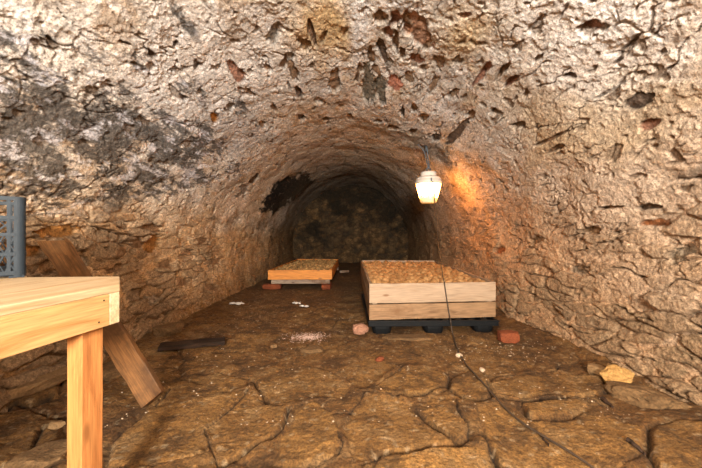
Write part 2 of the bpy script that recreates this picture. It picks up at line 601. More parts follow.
def vault_field(S, Y, X, Z):
    """Height of the rough masonry above the smooth barrel (towards the inside) and its albedo."""
    up = sstep(0.95, 1.35, Z)                # vault as against wall
    lft = (X < 0).astype(float)
    low = 0.05 * perlin(X * .8, Y * .7, Z * .8, 1) + 0.025 * perlin(X * 2, Y * 1.6, Z * 2, 2)
    w1 = perlin(X * 3, Y * 2, Z * 3, 3)
    w2 = perlin(X * 3, Y * 2, Z * 3, 4)
    w3 = perlin(X * 10, Y * 7, Z * 10, 5)
    w4 = perlin(X * 24, Y * 18, Z * 24, 6)
    # thin rubble laid along the axis
    U = (Y + .12 * w1 + .04 * w3 + .012 * w4) / .30
    V = (S + .05 * w2 + .022 * w3 + .006 * w4) / .090
    f1, f2, cid = worley(U, V, 3)
    edge = f2 - f1
    r1, r2, r3 = crand(cid), crand(cid, 1), crand(cid, 2)
    sh = 0.050 * r1 + 0.026 * sstep(0.02, 0.22, edge) - 0.02 + 0.014 * fbm(X * 8, Y * 4, Z * 8, 6, 4, .6)
    # lime plaster over it
    cov = fbm(X * 1.9, Y * 1.3, Z * 1.9, 8, 5, .6)
    bare = np.zeros_like(S)
    for px, py, rs, ry, kk in BARE:
        s0, y0 = surf_pt(px, py)
        bare = np.maximum(bare, kk * blob(S + .05 * w3, Y + .1 * w1, (s0, y0), rs, ry))
    cover = 0.026 + 0.020 * cov + 0.050 * up - 0.055 * bare
    # the plaster has come away in scales: little terraces with sharp ragged lips
    calm = sstep(-.25, .25, perlin(X * 2.3, Y * 1.6, Z * 2.3, 11))
    t1, q1 = terrace(fbm(X * 2.9 + .3 * w1, Y * 1.9, Z * 2.9, 12, 6, .55) * 4.2, .06)
    t2, q2 = terrace(fbm(X * 9, Y * 4.6 + .3 * w2, Z * 9, 15, 5, .60) * 2.2, .09)
    ph = cover + t1 * (.0085 - .0015 * up) + t2 * .0060 * (.10 + .90 * calm) * (1 - .45 * up)
    k = 0.006
    hgap = np.clip(0.5 + 0.5 * (ph - sh) / k, 0, 1)
    h = sh * (1 - hgap) + ph * hgap + k * hgap * (1 - hgap)
    expo = 1 - hgap
    # cracks
    g1, g2, _ = worley((Y + .22 * w1 + .09 * w3 + .05 * w4) / .62, (S + .22 * w2 + .09 * w3 + .05 * w4) / .42, 9)
    cm = (1 - .35 * up) * sstep(.18, .42, perlin(X * 3.2, Y * 2.4, Z * 3.2, 21))
    crack = (1 - sstep(.008, .035, g2 - g1)) * cm
    g3, g4, _ = worley((Y + .1 * w1 + .06 * w3 + .02 * w4) / .26, (S + .1 * w2 + .05 * w3 + .02 * w4) / .13, 19)
    cm2 = sstep(.15, .42, perlin(X * 3.1, Y * 2.3, Z * 3.1, 23))
    crack2 = (1 - sstep(.015, .07, g4 - g3)) * cm2
    h = h - .030 * crack - .016 * crack2
    # long joints along the axis, between courses
    lw = (S + .05 * w2 + .030 * w3 + .016 * w4) / .125 + .5 * perlin(X * .9, Y * .7, Z * .9, 25)
    ln = np.abs((lw % 1.0) - .5) * .125
    lm = (1 - .3 * up) * sstep(.22, .46, perlin(S * 9, Y * 3.2, Z * 0 + np.floor(lw) * 3.7, 27)) * (.35 + .65 * sstep(.2, 1.2, X))
    slit = (1 - sstep(.001, .009, ln + .004 * w4)) * lm
    h = h - .028 * slit
    rid = 1 - np.abs(fbm(X * 13, Y * 7, Z * 13, 30, 4, .6)) * 2.2      # crisp little ridges
    n20 = fbm(X * 19, Y * 13, Z * 19, 34, 3, .6)
    n40 = perlin(X * 46, Y * 36, Z * 46, 38)
    sm_ = 1 - .45 * up * (1 - expo)          # trowelled plaster is smoother than the walls
    h = h + ((.0015 + .0050 * calm) * rid + .0046 * n20) * sm_ + .0030 * n40
    # places where one stone shows bare through the plaster
    ebare = np.zeros_like(S)
    etone = np.zeros((len(S), 3))
    for (px, py, wpx, hpx, ang, col) in EXPOSED:
        s0, y0 = surf_pt(px, py)
        ca, sa = math.cos(ang), math.sin(ang)
        sa1, ya1 = surf_pt(px + ca * 2, py - sa * 2)
        sb1, yb1 = surf_pt(px + sa * 2, py + ca * 2)
        J = np.array([[(sa1 - s0) / 2 * wpx / 2, (sb1 - s0) / 2 * hpx / 2], [(ya1 - y0) / 2 * wpx / 2, (yb1 - y0) / 2 * hpx / 2]])
        R = np.abs(J).sum(1) * 1.6 + .02
        sel = np.where((np.abs(S - s0) < R[0]) & (np.abs(Y - y0) < R[1]))[0]
        if len(sel) == 0:
            continue
        ab = np.linalg.inv(J) @ np.stack([S[sel] - s0, Y[sel] - y0])
        th = np.arctan2(ab[1], ab[0])
        q0 = (px * 1.7 + py * 2.3) % 6.28
        d = np.hypot(ab[0], ab[1]) / (1 + .16 * np.cos(2 * th + q0) + .10 * np.cos(3 * th + 2.1 * q0) + .07 * np.cos(5 * th + 3.3 * q0))
        m = 1.06 - d + .26 * w3[sel] + .24 * w4[sel] + .1 * w1[sel] + .22 * n40[sel]
        e = sstep(0, .10, m)
        rimd = np.exp(-((m - .03) / .10) ** 2)
        h[sel] = h[sel] * (1 - e) + (.012 + .012 * ab[0] * np.sign(px - 351) + .010 * n20[sel] + .042 * up[sel]) * e - .008 * rimd * (m > 0)
        ebare[sel] = np.maximum(ebare[sel], e)
        tn = np.array(col)[None] * (1 + .5 * n20[sel] + .25 * w4[sel])[:, None] * (1 - .4 * rimd)[:, None]
        etone[sel] = np.where((e > 0.02)[:, None], tn, etone[sel])
    # pits where lumps have dropped out
    pn = fbm(X * 9, Y * 5.5, Z * 9, 40, 3, .6)
    pit = sstep(.34, .44, pn) * (0.5 + 0.5 * up)
    pit = pit * (1 - ebare)
    h = h - .018 * pit
    h = h + low
    # ---------------- albedo
    n = len(S)
    c = np.tile(np.array([.67, .60, .505]), (n, 1))
    v0 = fbm(X * 1.1, Y * .9, Z * 1.1, 50, 5, .6)
    v1 = fbm(X * 3.1, Y * 2.2, Z * 3.1, 54, 6, .65)
    v2 = fbm(X * 8, Y * 4.5, Z * 8, 58, 5, .65)
    c = mixc(c, (.83, .79, .72), sstep(-.05, .4, v0) * .85)
    c = mixc(c, (.46, .32, .185), sstep(.03, .28, v1) * .75)
    c = mixc(c, (.43, .405, .375), sstep(.02, .4, fbm(X * 2, Y * 1.5, Z * 2, 63, 5, .6)) * .7)
    c = mixc(c, (.36, .30, .23), sstep(.08, .30, v2) * .50)
    c = mixc(c, (.82, .78, .72), sstep(.10, .30, -v2) * .45)
    # walls below the springing are tanner and earthier
    wl = 1 - sstep(0.75, 1.25, Z + .25 * v0)
    c = mixc(c, (.52, .35, .21), wl * (1 - lft) * .8)
    c = mixc(c, (.54, .36, .185), wl * lft * .85)
    c = mixc(c, (.62, .55, .45), wl * sstep(.08, .3, -v2) * .5)
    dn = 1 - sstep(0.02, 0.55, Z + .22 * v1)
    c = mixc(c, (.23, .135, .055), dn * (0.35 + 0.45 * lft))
    net = 1 - sstep(.0, .10, np.abs(v2 - .02))
    c = mixc(c, (.60, .51, .39), net * lft * (1 - sstep(.75, 1.0, Z)) * sstep(2.2, 2.8, Y) * (1 - sstep(4.5, 5.5, Y)) * .6)
    c = mixc(c, (.17, .095, .038), lft * (1 - sstep(2.0, 2.5, Y + .3 * v0)) * (1 - sstep(.55, .85, Z + .2 * v1)) * .6)
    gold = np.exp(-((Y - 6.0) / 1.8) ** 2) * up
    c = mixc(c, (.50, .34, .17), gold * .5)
    rt = sstep(.5, 1.5, X) * (1 - sstep(1.5, 2.1, Z))
    c = mixc(c, (.49, .34, .225), rt * .55)
    # stains
    for px, py, rs, ry, kk, col in STAINS:
        s0, y0 = surf_pt(px, py)
        m = blob(S + .25 * rs * w1 + .2 * rs * w3, Y + .25 * ry * w2 + .2 * ry * w3, (s0, y0), rs, ry)
        c = mixc(c, col, np.clip(m * 1.3, 0, 1) * kk)
    # soot in a broken band along the haunch beside the table
    soot = np.zeros(n)
    for px, py, rs, ry, kk in SOOT:
        s0, y0 = surf_pt(px, py)
        soot = np.maximum(soot, kk * blob(S + .05 * w1, Y + .1 * w2, (s0, y0), rs, ry))
    br = fbm(X * 7.5, Y * 3.0, Z * 7.5, 70, 7, .78)
    sm = sstep(.14, .40, soot * .46 + br * .95) * np.clip(soot * 2.5, 0, 1)
    # bare stones
    st = np.zeros((n, 3))
    st[:] = (.22, .165, .11)
    st = mixc(st, (.30, .15, .09), ((r2 > .78) & (Z > 1.5)).astype(float))
    st = mixc(st, (.13, .11, .09), (r2 < .35).astype(float) * np.clip(bare * 1.5, 0, 1))
    st = mixc(st, (.34, .19, .07), ((r3 > .86) & (Z < 1.3) & (X < 0)).astype(float) * .8)
    st = mixc(st, (.33, .25, .17), wl * .6)
    ex = expo * (.45 + .5 * np.clip(bare * 1.4, 0, 1))
    c = c * (1 - ex[:, None]) + st * ex[:, None]
    c = mixc(c, (.085, .077, .068), sm * .92)
    wht = sstep(.10, .30, fbm(X * 10, Y * 4.2, Z * 10, 77, 6, .75)) * np.clip(soot * 1.5, 0, 1)
    c = mixc(c, (.64, .63, .65), wht * .7)
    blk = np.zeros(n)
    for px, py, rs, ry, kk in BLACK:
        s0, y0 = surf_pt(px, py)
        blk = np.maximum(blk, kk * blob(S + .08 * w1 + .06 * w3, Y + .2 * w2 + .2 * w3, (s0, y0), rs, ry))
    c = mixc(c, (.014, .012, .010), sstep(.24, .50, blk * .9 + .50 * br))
    # darker brown towards the far end
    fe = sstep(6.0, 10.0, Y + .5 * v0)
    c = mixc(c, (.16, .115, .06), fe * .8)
    # earth in joints; crevice shade of cracks, pits and lips put into the albedo
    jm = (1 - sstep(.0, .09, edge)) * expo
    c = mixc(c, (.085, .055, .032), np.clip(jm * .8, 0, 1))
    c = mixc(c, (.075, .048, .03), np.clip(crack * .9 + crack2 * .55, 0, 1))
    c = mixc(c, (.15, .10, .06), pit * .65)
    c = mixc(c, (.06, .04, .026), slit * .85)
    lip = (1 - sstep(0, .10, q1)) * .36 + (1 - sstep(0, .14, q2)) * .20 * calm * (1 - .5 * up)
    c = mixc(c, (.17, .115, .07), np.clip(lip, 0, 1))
    c = c * (1 - ebare[:, None]) + etone * ebare[:, None]
    c = c * (1 + .20 * n20 + .16 * n40)[:, None]
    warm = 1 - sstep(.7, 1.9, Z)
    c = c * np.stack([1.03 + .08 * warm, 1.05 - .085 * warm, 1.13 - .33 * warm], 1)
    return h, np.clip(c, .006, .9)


# photo pixel, radius along the arc, radius along the axis, strength
BARE = [(110, 250, .35, .5, .7), (30, 250, .25, .4, .9), (200, 260, .30, .7, .5), (150, 300, .3, .6, .7), (60, 340, .5, .5, .9),
        (600, 330, .25, .6, .6), (560, 300, .2, .5, .5), (690, 170, .1, .4, .5), (650, 330, .2, .4, .7), (690, 360, .25, .4, .8), (520, 300, .2, .5, .5)]
RUST, BRN, DRK, GRN, OCH, GRY = (.33, .175, .115), (.27, .18, .11), (.12, .088, .064), (.20, .18, .135), (.33, .17, .055), (.30, .265, .22)
# bare stones: photo pixel, width, height, turn, colour
EXPOSED = [(381, 5, 15, 16, 0, BRN), (398, 6, 13, 20, 0, RUST), (419, 20, 24, 32, -.2, (.36, .21, .13)), (384, 43, 8, 24, 0, DRK), (398, 34, 6, 20, 0, BRN), (372, 48, 8, 18, .2, BRN),
           (418, 51, 13, 11, 0, RUST), (370, 77, 13, 34, 0, GRN), (383, 82, 12, 28, .1, GRN), (397, 75, 12, 15, -.3, (.52, .24, .16)), (333, 73, 13, 22, 0, BRN), (311, 26, 6, 26, 0, BRN), (305, 38, 12, 10, 0, (.36, .25, .14)),
           (234, 67, 11, 26, .5, RUST), (246, 85, 7, 11, .4, BRN), (271, 27, 15, 20, .2, GRY), (292, 65, 8, 22, .3, BRN), (296, 84, 6, 16, .4, DRK), (281, 55, 7, 11, .2, BRN), (440, 131, 9, 9, 0, DRK),
           (300, 111, 7, 6, 0, DRK), (418, 99, 9, 8, 0, BRN), (442, 56, 10, 16, -.4, BRN), (426, 62, 9, 8, 0, BRN), (485, 69, 9, 30, -.55, RUST), (516, 75, 7, 24, -.7, RUST), (507, 64, 7, 22, -.7, BRN),
           (600, 16, 22, 8, .5, RUST), (578, 69, 13, 6, .4, DRK), (658, 121, 32, 8, .3, RUST), (643, 97, 38, 11, .3, DRK), (615, 86, 28, 6, .45, GRY), (559, 133, 32, 6, .5, BRN), (459, 130, 7, 34, -.75, DRK),
           (565, 143, 22, 6, .4, BRN), (208, 111, 9, 13, .3, (.45, .20, .05)), (116, 34, 12, 6, -.4, BRN), (39, 30, 12, 4, -.4, DRK), (176, 90, 9, 5, 0, DRK), (171, 38, 5, 7, 0, DRK),
           (151, 244, 16, 19, -.2, OCH), (136, 243, 13, 11, 0, BRN), (120, 251, 15, 14, 0, BRN), (152, 228, 22, 8, .1, BRN), (54, 231, 56, 13, .05, OCH), (167, 265, 12, 8, 0, BRN), (119, 268, 16, 9, 0, BRN),
           (20, 250, 30, 16, 0, OCH), (80, 262, 16, 14, 0, GRY), (200, 240, 9, 7, 0, BRN), (185, 252, 12, 7, 0, BRN), (215, 262, 10, 7, 0, BRN), (180, 282, 14, 10, .2, BRN), (208, 288, 12, 9, .2, BRN),
           (150, 300, 16, 9, .2, GRY), (240, 187, 11, 9, .6, GRY), (250, 176, 13, 7, .6, DRK), (235, 193, 9, 5, 0, GRY), (663, 222, 34, 8, -.1, (.24, .11, .05)), (620, 205, 26, 5, 0, BRN), (600, 230, 20, 6, -.1, BRN),
           (525, 120, 12, 7, .5, BRN), (540, 240, 12, 8, -.1, BRN), (505, 250, 9, 7, 0, (.3, .12, .05)), (580, 270, 18, 12, -.2, GRY), (690, 255, 22, 16, -.2, GRY), (655, 205, 30, 6, 0, DRK), (350, 110, 7, 8, 0, BRN),
           (325, 112, 8, 5, 0, DRK), (270, 100, 7, 9, .4, BRN), (395, 120, 10, 6, 0, BRN), (405, 104, 6, 10, 0, DRK), (258, 118, 6, 8, 0, BRN), (192, 60, 7, 6, 0, DRK), (145, 48, 9, 5, -.3, DRK), (470, 5, 10, 8, 0, RUST),
           (680, 60, 16, 5, .4, DRK), (625, 55, 14, 4, .5, DRK), (545, 50, 13, 5, .7, BRN), (500, 105, 9, 7, .5, BRN), (455, 90, 6, 12, -.5, BRN), (408, 12, 10, 12, 0, BRN), (390, 22, 9, 12, 0, RUST), (404, 44, 9, 12, .1, BRN), (377, 62, 8, 10, 0, BRN), (411, 70, 10, 12, -.2, BRN), (390, 57, 8, 10, 0, GRY),
           (430, 38, 9, 12, -.2, BRN), (360, 60, 6, 10, 0, BRN), (357, 70, 6, 9, 0, BRN), (436, 78, 8, 14, -.4, BRN), (345, 22, 7, 10, 0, (.36, .24, .13)), (322, 30, 7, 12, 0, (.36, .24, .13)), (428, 110, 8, 10, -.2, BRN),
           (318, 92, 10, 5, 0, GRY), (288, 48, 9, 9, .2, GRY), (265, 60, 6, 8, .3, BRN), (225, 100, 9, 8, .3, GRY), (415, 125, 8, 7, 0, BRN), (380, 112, 9, 5, 0, BRN), (532, 88, 10, 8, .6, BRN), (475, 110, 8, 12, -.6, BRN)]
STAINS = [(322, 18, .24, .42, .95, (.58, .40, .19)), (360, 20, .07, .55, .85, (.74, .71, .66)), (470, 25, .16, .3, .8, (.62, .46, .26)),
          (560, 110, .35, .5, .85, (.47, .32, .165)), (640, 110, .25, .4, .8, (.47, .34, .19)), (600, 40, .4, .5, .55, (.80, .75, .68)), (500, 130, .3, .5, .4, (.50, .45, .38)),
          (250, 70, .45, .6, .5, (.70, .66, .60)), (180, 60, .35, .5, .5, (.78, .72, .64)), (60, 60, .2, .3, .6, (.74, .67, .57)), (230, 130, .3, .6, .5, (.42, .40, .38)), (120, 190, .3, .5, .5, (.56, .43, .29)),
          (300, 150, .5, 1.0, .45, (.47, .41, .33)), (390, 150, .6, 1.2, .5, (.42, .33, .22)), (350, 168, 1.4, 1.2, .6, (.38, .27, .15)), (620, 250, .3, .6, .4, (.46, .43, .40)), (640, 200, .25, .5, .4, (.58, .52, .46)),
          (550, 240, .4, .7, .4, (.52, .36, .25)), (690, 320, .25, .3, .5, (.50, .47, .44)), (90, 230, .18, .5, .5, (.60, .47, .34)), (150, 243, .07, .1, .9, (.42, .19, .06)), (40, 232, .09, .22, .8, (.40, .22, .07))]
SOOT = [(10, 85, .22, .30, 1.0), (50, 95, .22, .35, 1.0), (90, 100, .20, .35, .9), (20, 130, .30, .35, 1.1), (70, 130, .28, .40, 1.1), (125, 125, .26, .5, 1.1), (165, 145, .24, .55, 1.1), (200, 138, .18, .55, 1.0),
        (110, 165, .24, .45, 1.1), (50, 170, .24, .4, 1.0), (150, 178, .18, .5, .9), (225, 165, .15, .5, .7), (30, 188, .12, .3, .8), (190, 170, .2, .55, .9), (190, 82, .10, .25, .75), (240, 110, .12, .4, .75), (85, 55, .08, .2, .55), (10, 40, .14, .2, .75), (140, 58, .07, .2, .6), (180, 10, .06, .2, .6)]
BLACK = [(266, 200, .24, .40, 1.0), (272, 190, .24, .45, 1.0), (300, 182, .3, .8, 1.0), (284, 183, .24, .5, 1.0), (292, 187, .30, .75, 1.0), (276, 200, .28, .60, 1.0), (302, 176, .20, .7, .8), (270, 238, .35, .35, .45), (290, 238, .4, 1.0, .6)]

SS, YY = np.meshgrid(S1, YS)
S_, Y_ = SS.ravel(), YY.ravel()
X_ = np.tile(PX, NY)
Z_ = np.tile(PZ, NY)
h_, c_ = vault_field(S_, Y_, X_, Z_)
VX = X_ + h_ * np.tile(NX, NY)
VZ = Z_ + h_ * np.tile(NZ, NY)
# little wander along the axis so that ledges overhang
VY = Y_ + .012 * perlin(X_ * 8, Y_ * 6, Z_ * 8, 80) * sstep(1.0, 1.3, Y_)
VERTS = np.stack([VX, VY, VZ], 1)


def grid_mesh(name, V, C, ny, n0, n1, ns, mat, flip=False):
    """Columns n0..n1 of the ny x ns grid as one mesh."""
    idx = np.arange(ny * ns).reshape(ny, ns)[:, n0:n1 + 1]
    w = n1 - n0 + 1
    v = V[idx.ravel()]
    c = C[idx.ravel()]
    k = np.arange(ny * w).reshape(ny, w)
    a, b, d, e = k[:-1, :-1].ravel(), k[:-1, 1:].ravel(), k[1:, 1:].ravel(), k[1:, :-1].ravel()
    f = np.stack([a, b, d, e] if not flip else [a, e, d, b], 1)
    me = bpy.data.meshes.new(name)
    me.vertices.add(len(v))
    me.vertices.foreach_set('co', v.astype(np.float32).ravel())
    me.loops.add(f.size)
    me.loops.foreach_set('vertex_index', f.astype(np.int32).ravel())
    me.polygons.add(len(f))
    me.polygons.foreach_set('loop_start', np.arange(0, f.size, 4, dtype=np.int32))
    me.polygons.foreach_set('use_smooth', np.ones(len(f), bool))
    me.update(calc_edges=True)
    me.validate()
    set_col(me, c)
    me.materials.append(mat)
    o = bpy.data.objects.new(name, me)
    COL.objects.link(o)
    o['kind'] = 'structure'
    return o


iL = int(np.argmax(PZ > 1.08))
iR = NS - 1 - int(np.argmax(PZ[::-1] > 1.08))
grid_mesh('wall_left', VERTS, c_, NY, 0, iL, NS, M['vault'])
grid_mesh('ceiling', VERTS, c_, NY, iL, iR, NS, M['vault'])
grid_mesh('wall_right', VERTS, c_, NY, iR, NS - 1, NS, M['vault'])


def end_wall(name, yw, sgn, n, dark):
    xs = np.linspace(-2.05, 2.05, n)
    zs = np.linspace(-.12, 2.7, int(n * .7))
    XX, ZZ = np.meshgrid(xs, zs)
    x, z = XX.ravel(), ZZ.ravel()
    y = np.full_like(x, yw)
    w1 = perlin(x * 3, y, z * 3, 3)
    w3 = perlin(x * 8, y, z * 8, 5)
    f1, f2, cid = worley((x + .08 * w1) / .30, (z + .05 * w1 + .02 * w3) / .16, 5)
    e = f2 - f1
    h = .03 * crand(cid) + .03 * sstep(.02, .3, e) + .03 * fbm(x * 4, y, z * 4, 9, 5) + .05 * perlin(x, y, z, 2) + .012 * fbm(x * 14, y, z * 14, 11, 3)
    vv = fbm(x * 5, y, z * 5, 15, 5, .65)
    c = np.tile(np.array([.125, .075, .034]), (len(x), 1))
    c = mixc(c, (.27, .17, .08), sstep(.0, .35, vv) * .65)
    c = mixc(c, (.04, .034, .025), sstep(.0, .4, -vv) * .7)
    c = mixc(c, (.06, .05, .035), (crand(cid, 2) > .6).astype(float) * .4)
    c = mixc(c, (.04, .03, .02), (1 - sstep(.0, .10, e)) * .7)
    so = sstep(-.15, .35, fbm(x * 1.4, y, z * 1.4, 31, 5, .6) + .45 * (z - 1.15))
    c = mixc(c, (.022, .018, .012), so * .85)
    if not dark:
        c = np.tile(np.array([.5, .42, .32]), (len(x), 1)) * (.8 + .4 * crand(cid))[:, None]
    V = np.stack([x, y + sgn * h, z], 1)
    return grid_mesh(name, V, c, len(zs), 0, n - 1, n, M['vault'], flip=sgn > 0)


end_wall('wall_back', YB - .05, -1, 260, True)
end_wall('wall_front', YF + .05, 1, 60, False)

# ------------------------------------------------------------------ the floor
# outlines of the large flagstones, read off the photo and laid on the floor plane: points, height, tilt in x, tilt in y, tone
FLAGS = [
    ([(206, 434), (234, 410), (252, 394), (272, 406), (290, 408), (284, 424), (276, 436), (256, 447), (218, 466)], .020, 0, 0, .3),
    ([(295, 408), (316, 401), (331, 416), (338, 436), (334, 462), (300, 470), (266, 470), (282, 440)], .030, .02, -.02, .75),
    ([(372, 395), (385, 382), (400, 372), (425, 368), (445, 374), (448, 385), (440, 397), (420, 399), (395, 400)], .042, .0, -.05, .85),
    ([(340, 436), (347, 416), (366, 399), (396, 402), (416, 406), (416, 412), (440, 432), (456, 446), (420, 449), (380, 456), (352, 468)], .022, 0, 0, .5),
    ([(419, 411), (432, 400), (456, 403), (466, 421), (467, 443), (456, 444), (439, 429)], .036, .04, .0, .65),
    ([(449, 389), (451, 378), (470, 371), (490, 379), (494, 394), (489, 402), (466, 402)], .020, 0, 0, .45),
    ([(488, 384), (525, 378), (556, 375), (600, 378), (606, 392), (592, 401), (550, 398), (525, 401), (493, 396)], .034, 0, -.03, .5),
    ([(523, 406), (556, 402), (589, 403), (592, 410), (563, 418), (526, 416)], .040, 0, 0, .8),
    ([(482, 434), (478, 410), (500, 406), (520, 418), (560, 421), (594, 414), (640, 430), (644, 455), (620, 470), (498, 470)], .022, .0, 0, .7),
    ([(650, 427), (675, 424), (712, 431), (740, 450), (712, 490), (662, 470), (648, 452)], .050, .0, -.03, .6),
    ([(362, 474), (382, 458), (420, 451), (468, 447), (486, 450), (494, 474), (440, 500), (380, 500)], .034, 0, 0, 1.35),  # lamplight on this slab painted in by its raised tone
    ([(110, 440), (150, 408), (205, 400), (246, 392), (230, 410), (202, 432), (206, 456), (150, 470), (108, 466)], .026, .02, 0, .55),
    ([(150, 402), (170, 384), (215, 372), (248, 380), (246, 390), (200, 398)], .018, 0, 0, .4),
    ([(256, 380), (300, 364), (330, 372), (352, 386), (342, 400), (316, 398), (290, 404), (274, 404)], .016, 0, 0, .35),
    ([(340, 372), (372, 358), (398, 366), (384, 380), (366, 394), (352, 384)], .018, 0, 0, .4),
    ([(-20, 424), (30, 414), (64, 424), (62, 450), (30, 470), (-30, 470)], .045, .02, 0, .3),
    ([(-10, 404), (30, 392), (62, 386), (60, 400), (32, 410), (4, 416)], .060, .05, 0, .4),
    ([(440, 352), (470, 346), (520, 350), (540, 364), (520, 373), (484, 378), (452, 366)], .012, 0, 0, .3),
]
FLAG_W = []
for poly, hh, tx, ty, tone in FLAGS:
    FLAG_W.append((np.array([on_floor(px, py)[:2] for px, py in poly]), hh, tx, ty, tone))


# dark open joints between the slabs: photo points, half width, depth
CRACKS = [
    ([(217, 466), (236, 457), (256, 447), (270, 441), (279, 433), (286, 421), (291, 407)], .010, .030),
    ([(204, 434), (211, 456), (217, 466)], .006, .014), ([(251, 392), (236, 408), (206, 433)], .005, .010),
    ([(253, 381), (262, 394), (272, 406), (284, 406)], .007, .016),
    ([(364, 396), (380, 399), (398, 401), (421, 399), (433, 396), (447, 385), (447, 376)], .010, .030),
    ([(417, 411), (428, 420), (440, 431), (450, 441), (458, 446), (467, 444)], .010, .030), ([(467, 444), (467, 425), (457, 404)], .005, .012),
    ([(450, 389), (456, 398), (466, 402), (490, 402), (496, 399)], .009, .022),
    ([(486, 380), (505, 379), (526, 376), (557, 374), (558, 366)], .007, .018), ([(488, 384), (492, 396), (500, 402)], .010, .022),
    ([(500, 401), (526, 403), (550, 400), (575, 400), (594, 402), (606, 408)], .010, .020),
    ([(479, 434), (484, 444), (491, 456), (496, 470)], .013, .030), ([(522, 411), (530, 419), (560, 420), (590, 412)], .006, .012),
    ([(646, 428), (645, 440), (648, 454), (660, 470)], .007, .025), ([(336, 437), (340, 448), (336, 462)], .006, .012), ([(332, 416), (346, 416), (364, 398)], .006, .014),
    ([(359, 468), (380, 456), (420, 449)], .007, .016), ([(2, 418), (14, 411), (32, 411), (50, 402)], .016, .035), ([(40, 422), (66, 420), (84, 424)], .016, .035),
    ([(30, 462), (38, 444), (44, 430)], .010, .02), ([(162, 378), (176, 379), (190, 381), (200, 384)], .012, .030), ([(150, 408), (162, 398), (168, 388)], .008, .02),
    ([(206, 374), (220, 376), (250, 379)], .005, .010), ([(396, 352), (410, 350), (424, 356)], .008, .02), ([(405, 366), (398, 374), (386, 382)], .006, .012),
]
CRACK_W = [(np.array([on_floor(px, py)[:2] for px, py in pts]), w_, d_) for pts, w_, d_ in CRACKS]


def poly_dist(P, poly):
    """Signed distance, positive inside."""
    d = np.full(len(P), 1e9)
    ins = np.zeros(len(P), bool)
    n = len(poly)
    for i in range(n):
        a, b = poly[i], poly[(i + 1) % n]
        ab = b - a
        t = np.clip(((P - a) @ ab) / (ab @ ab), 0, 1)
        d = np.minimum(d, np.hypot(*(P - a - t[:, None] * ab).T))
        cond = (a[1] > P[:, 1]) != (b[1] > P[:, 1])
        with np.errstate(divide='ignore', invalid='ignore'):
            xx = (b[0] - a[0]) * (P[:, 1] - a[1]) / (b[1] - a[1]) + a[0]
        ins ^= cond & (P[:, 0] < xx)
    return np.where(ins, d, -d)


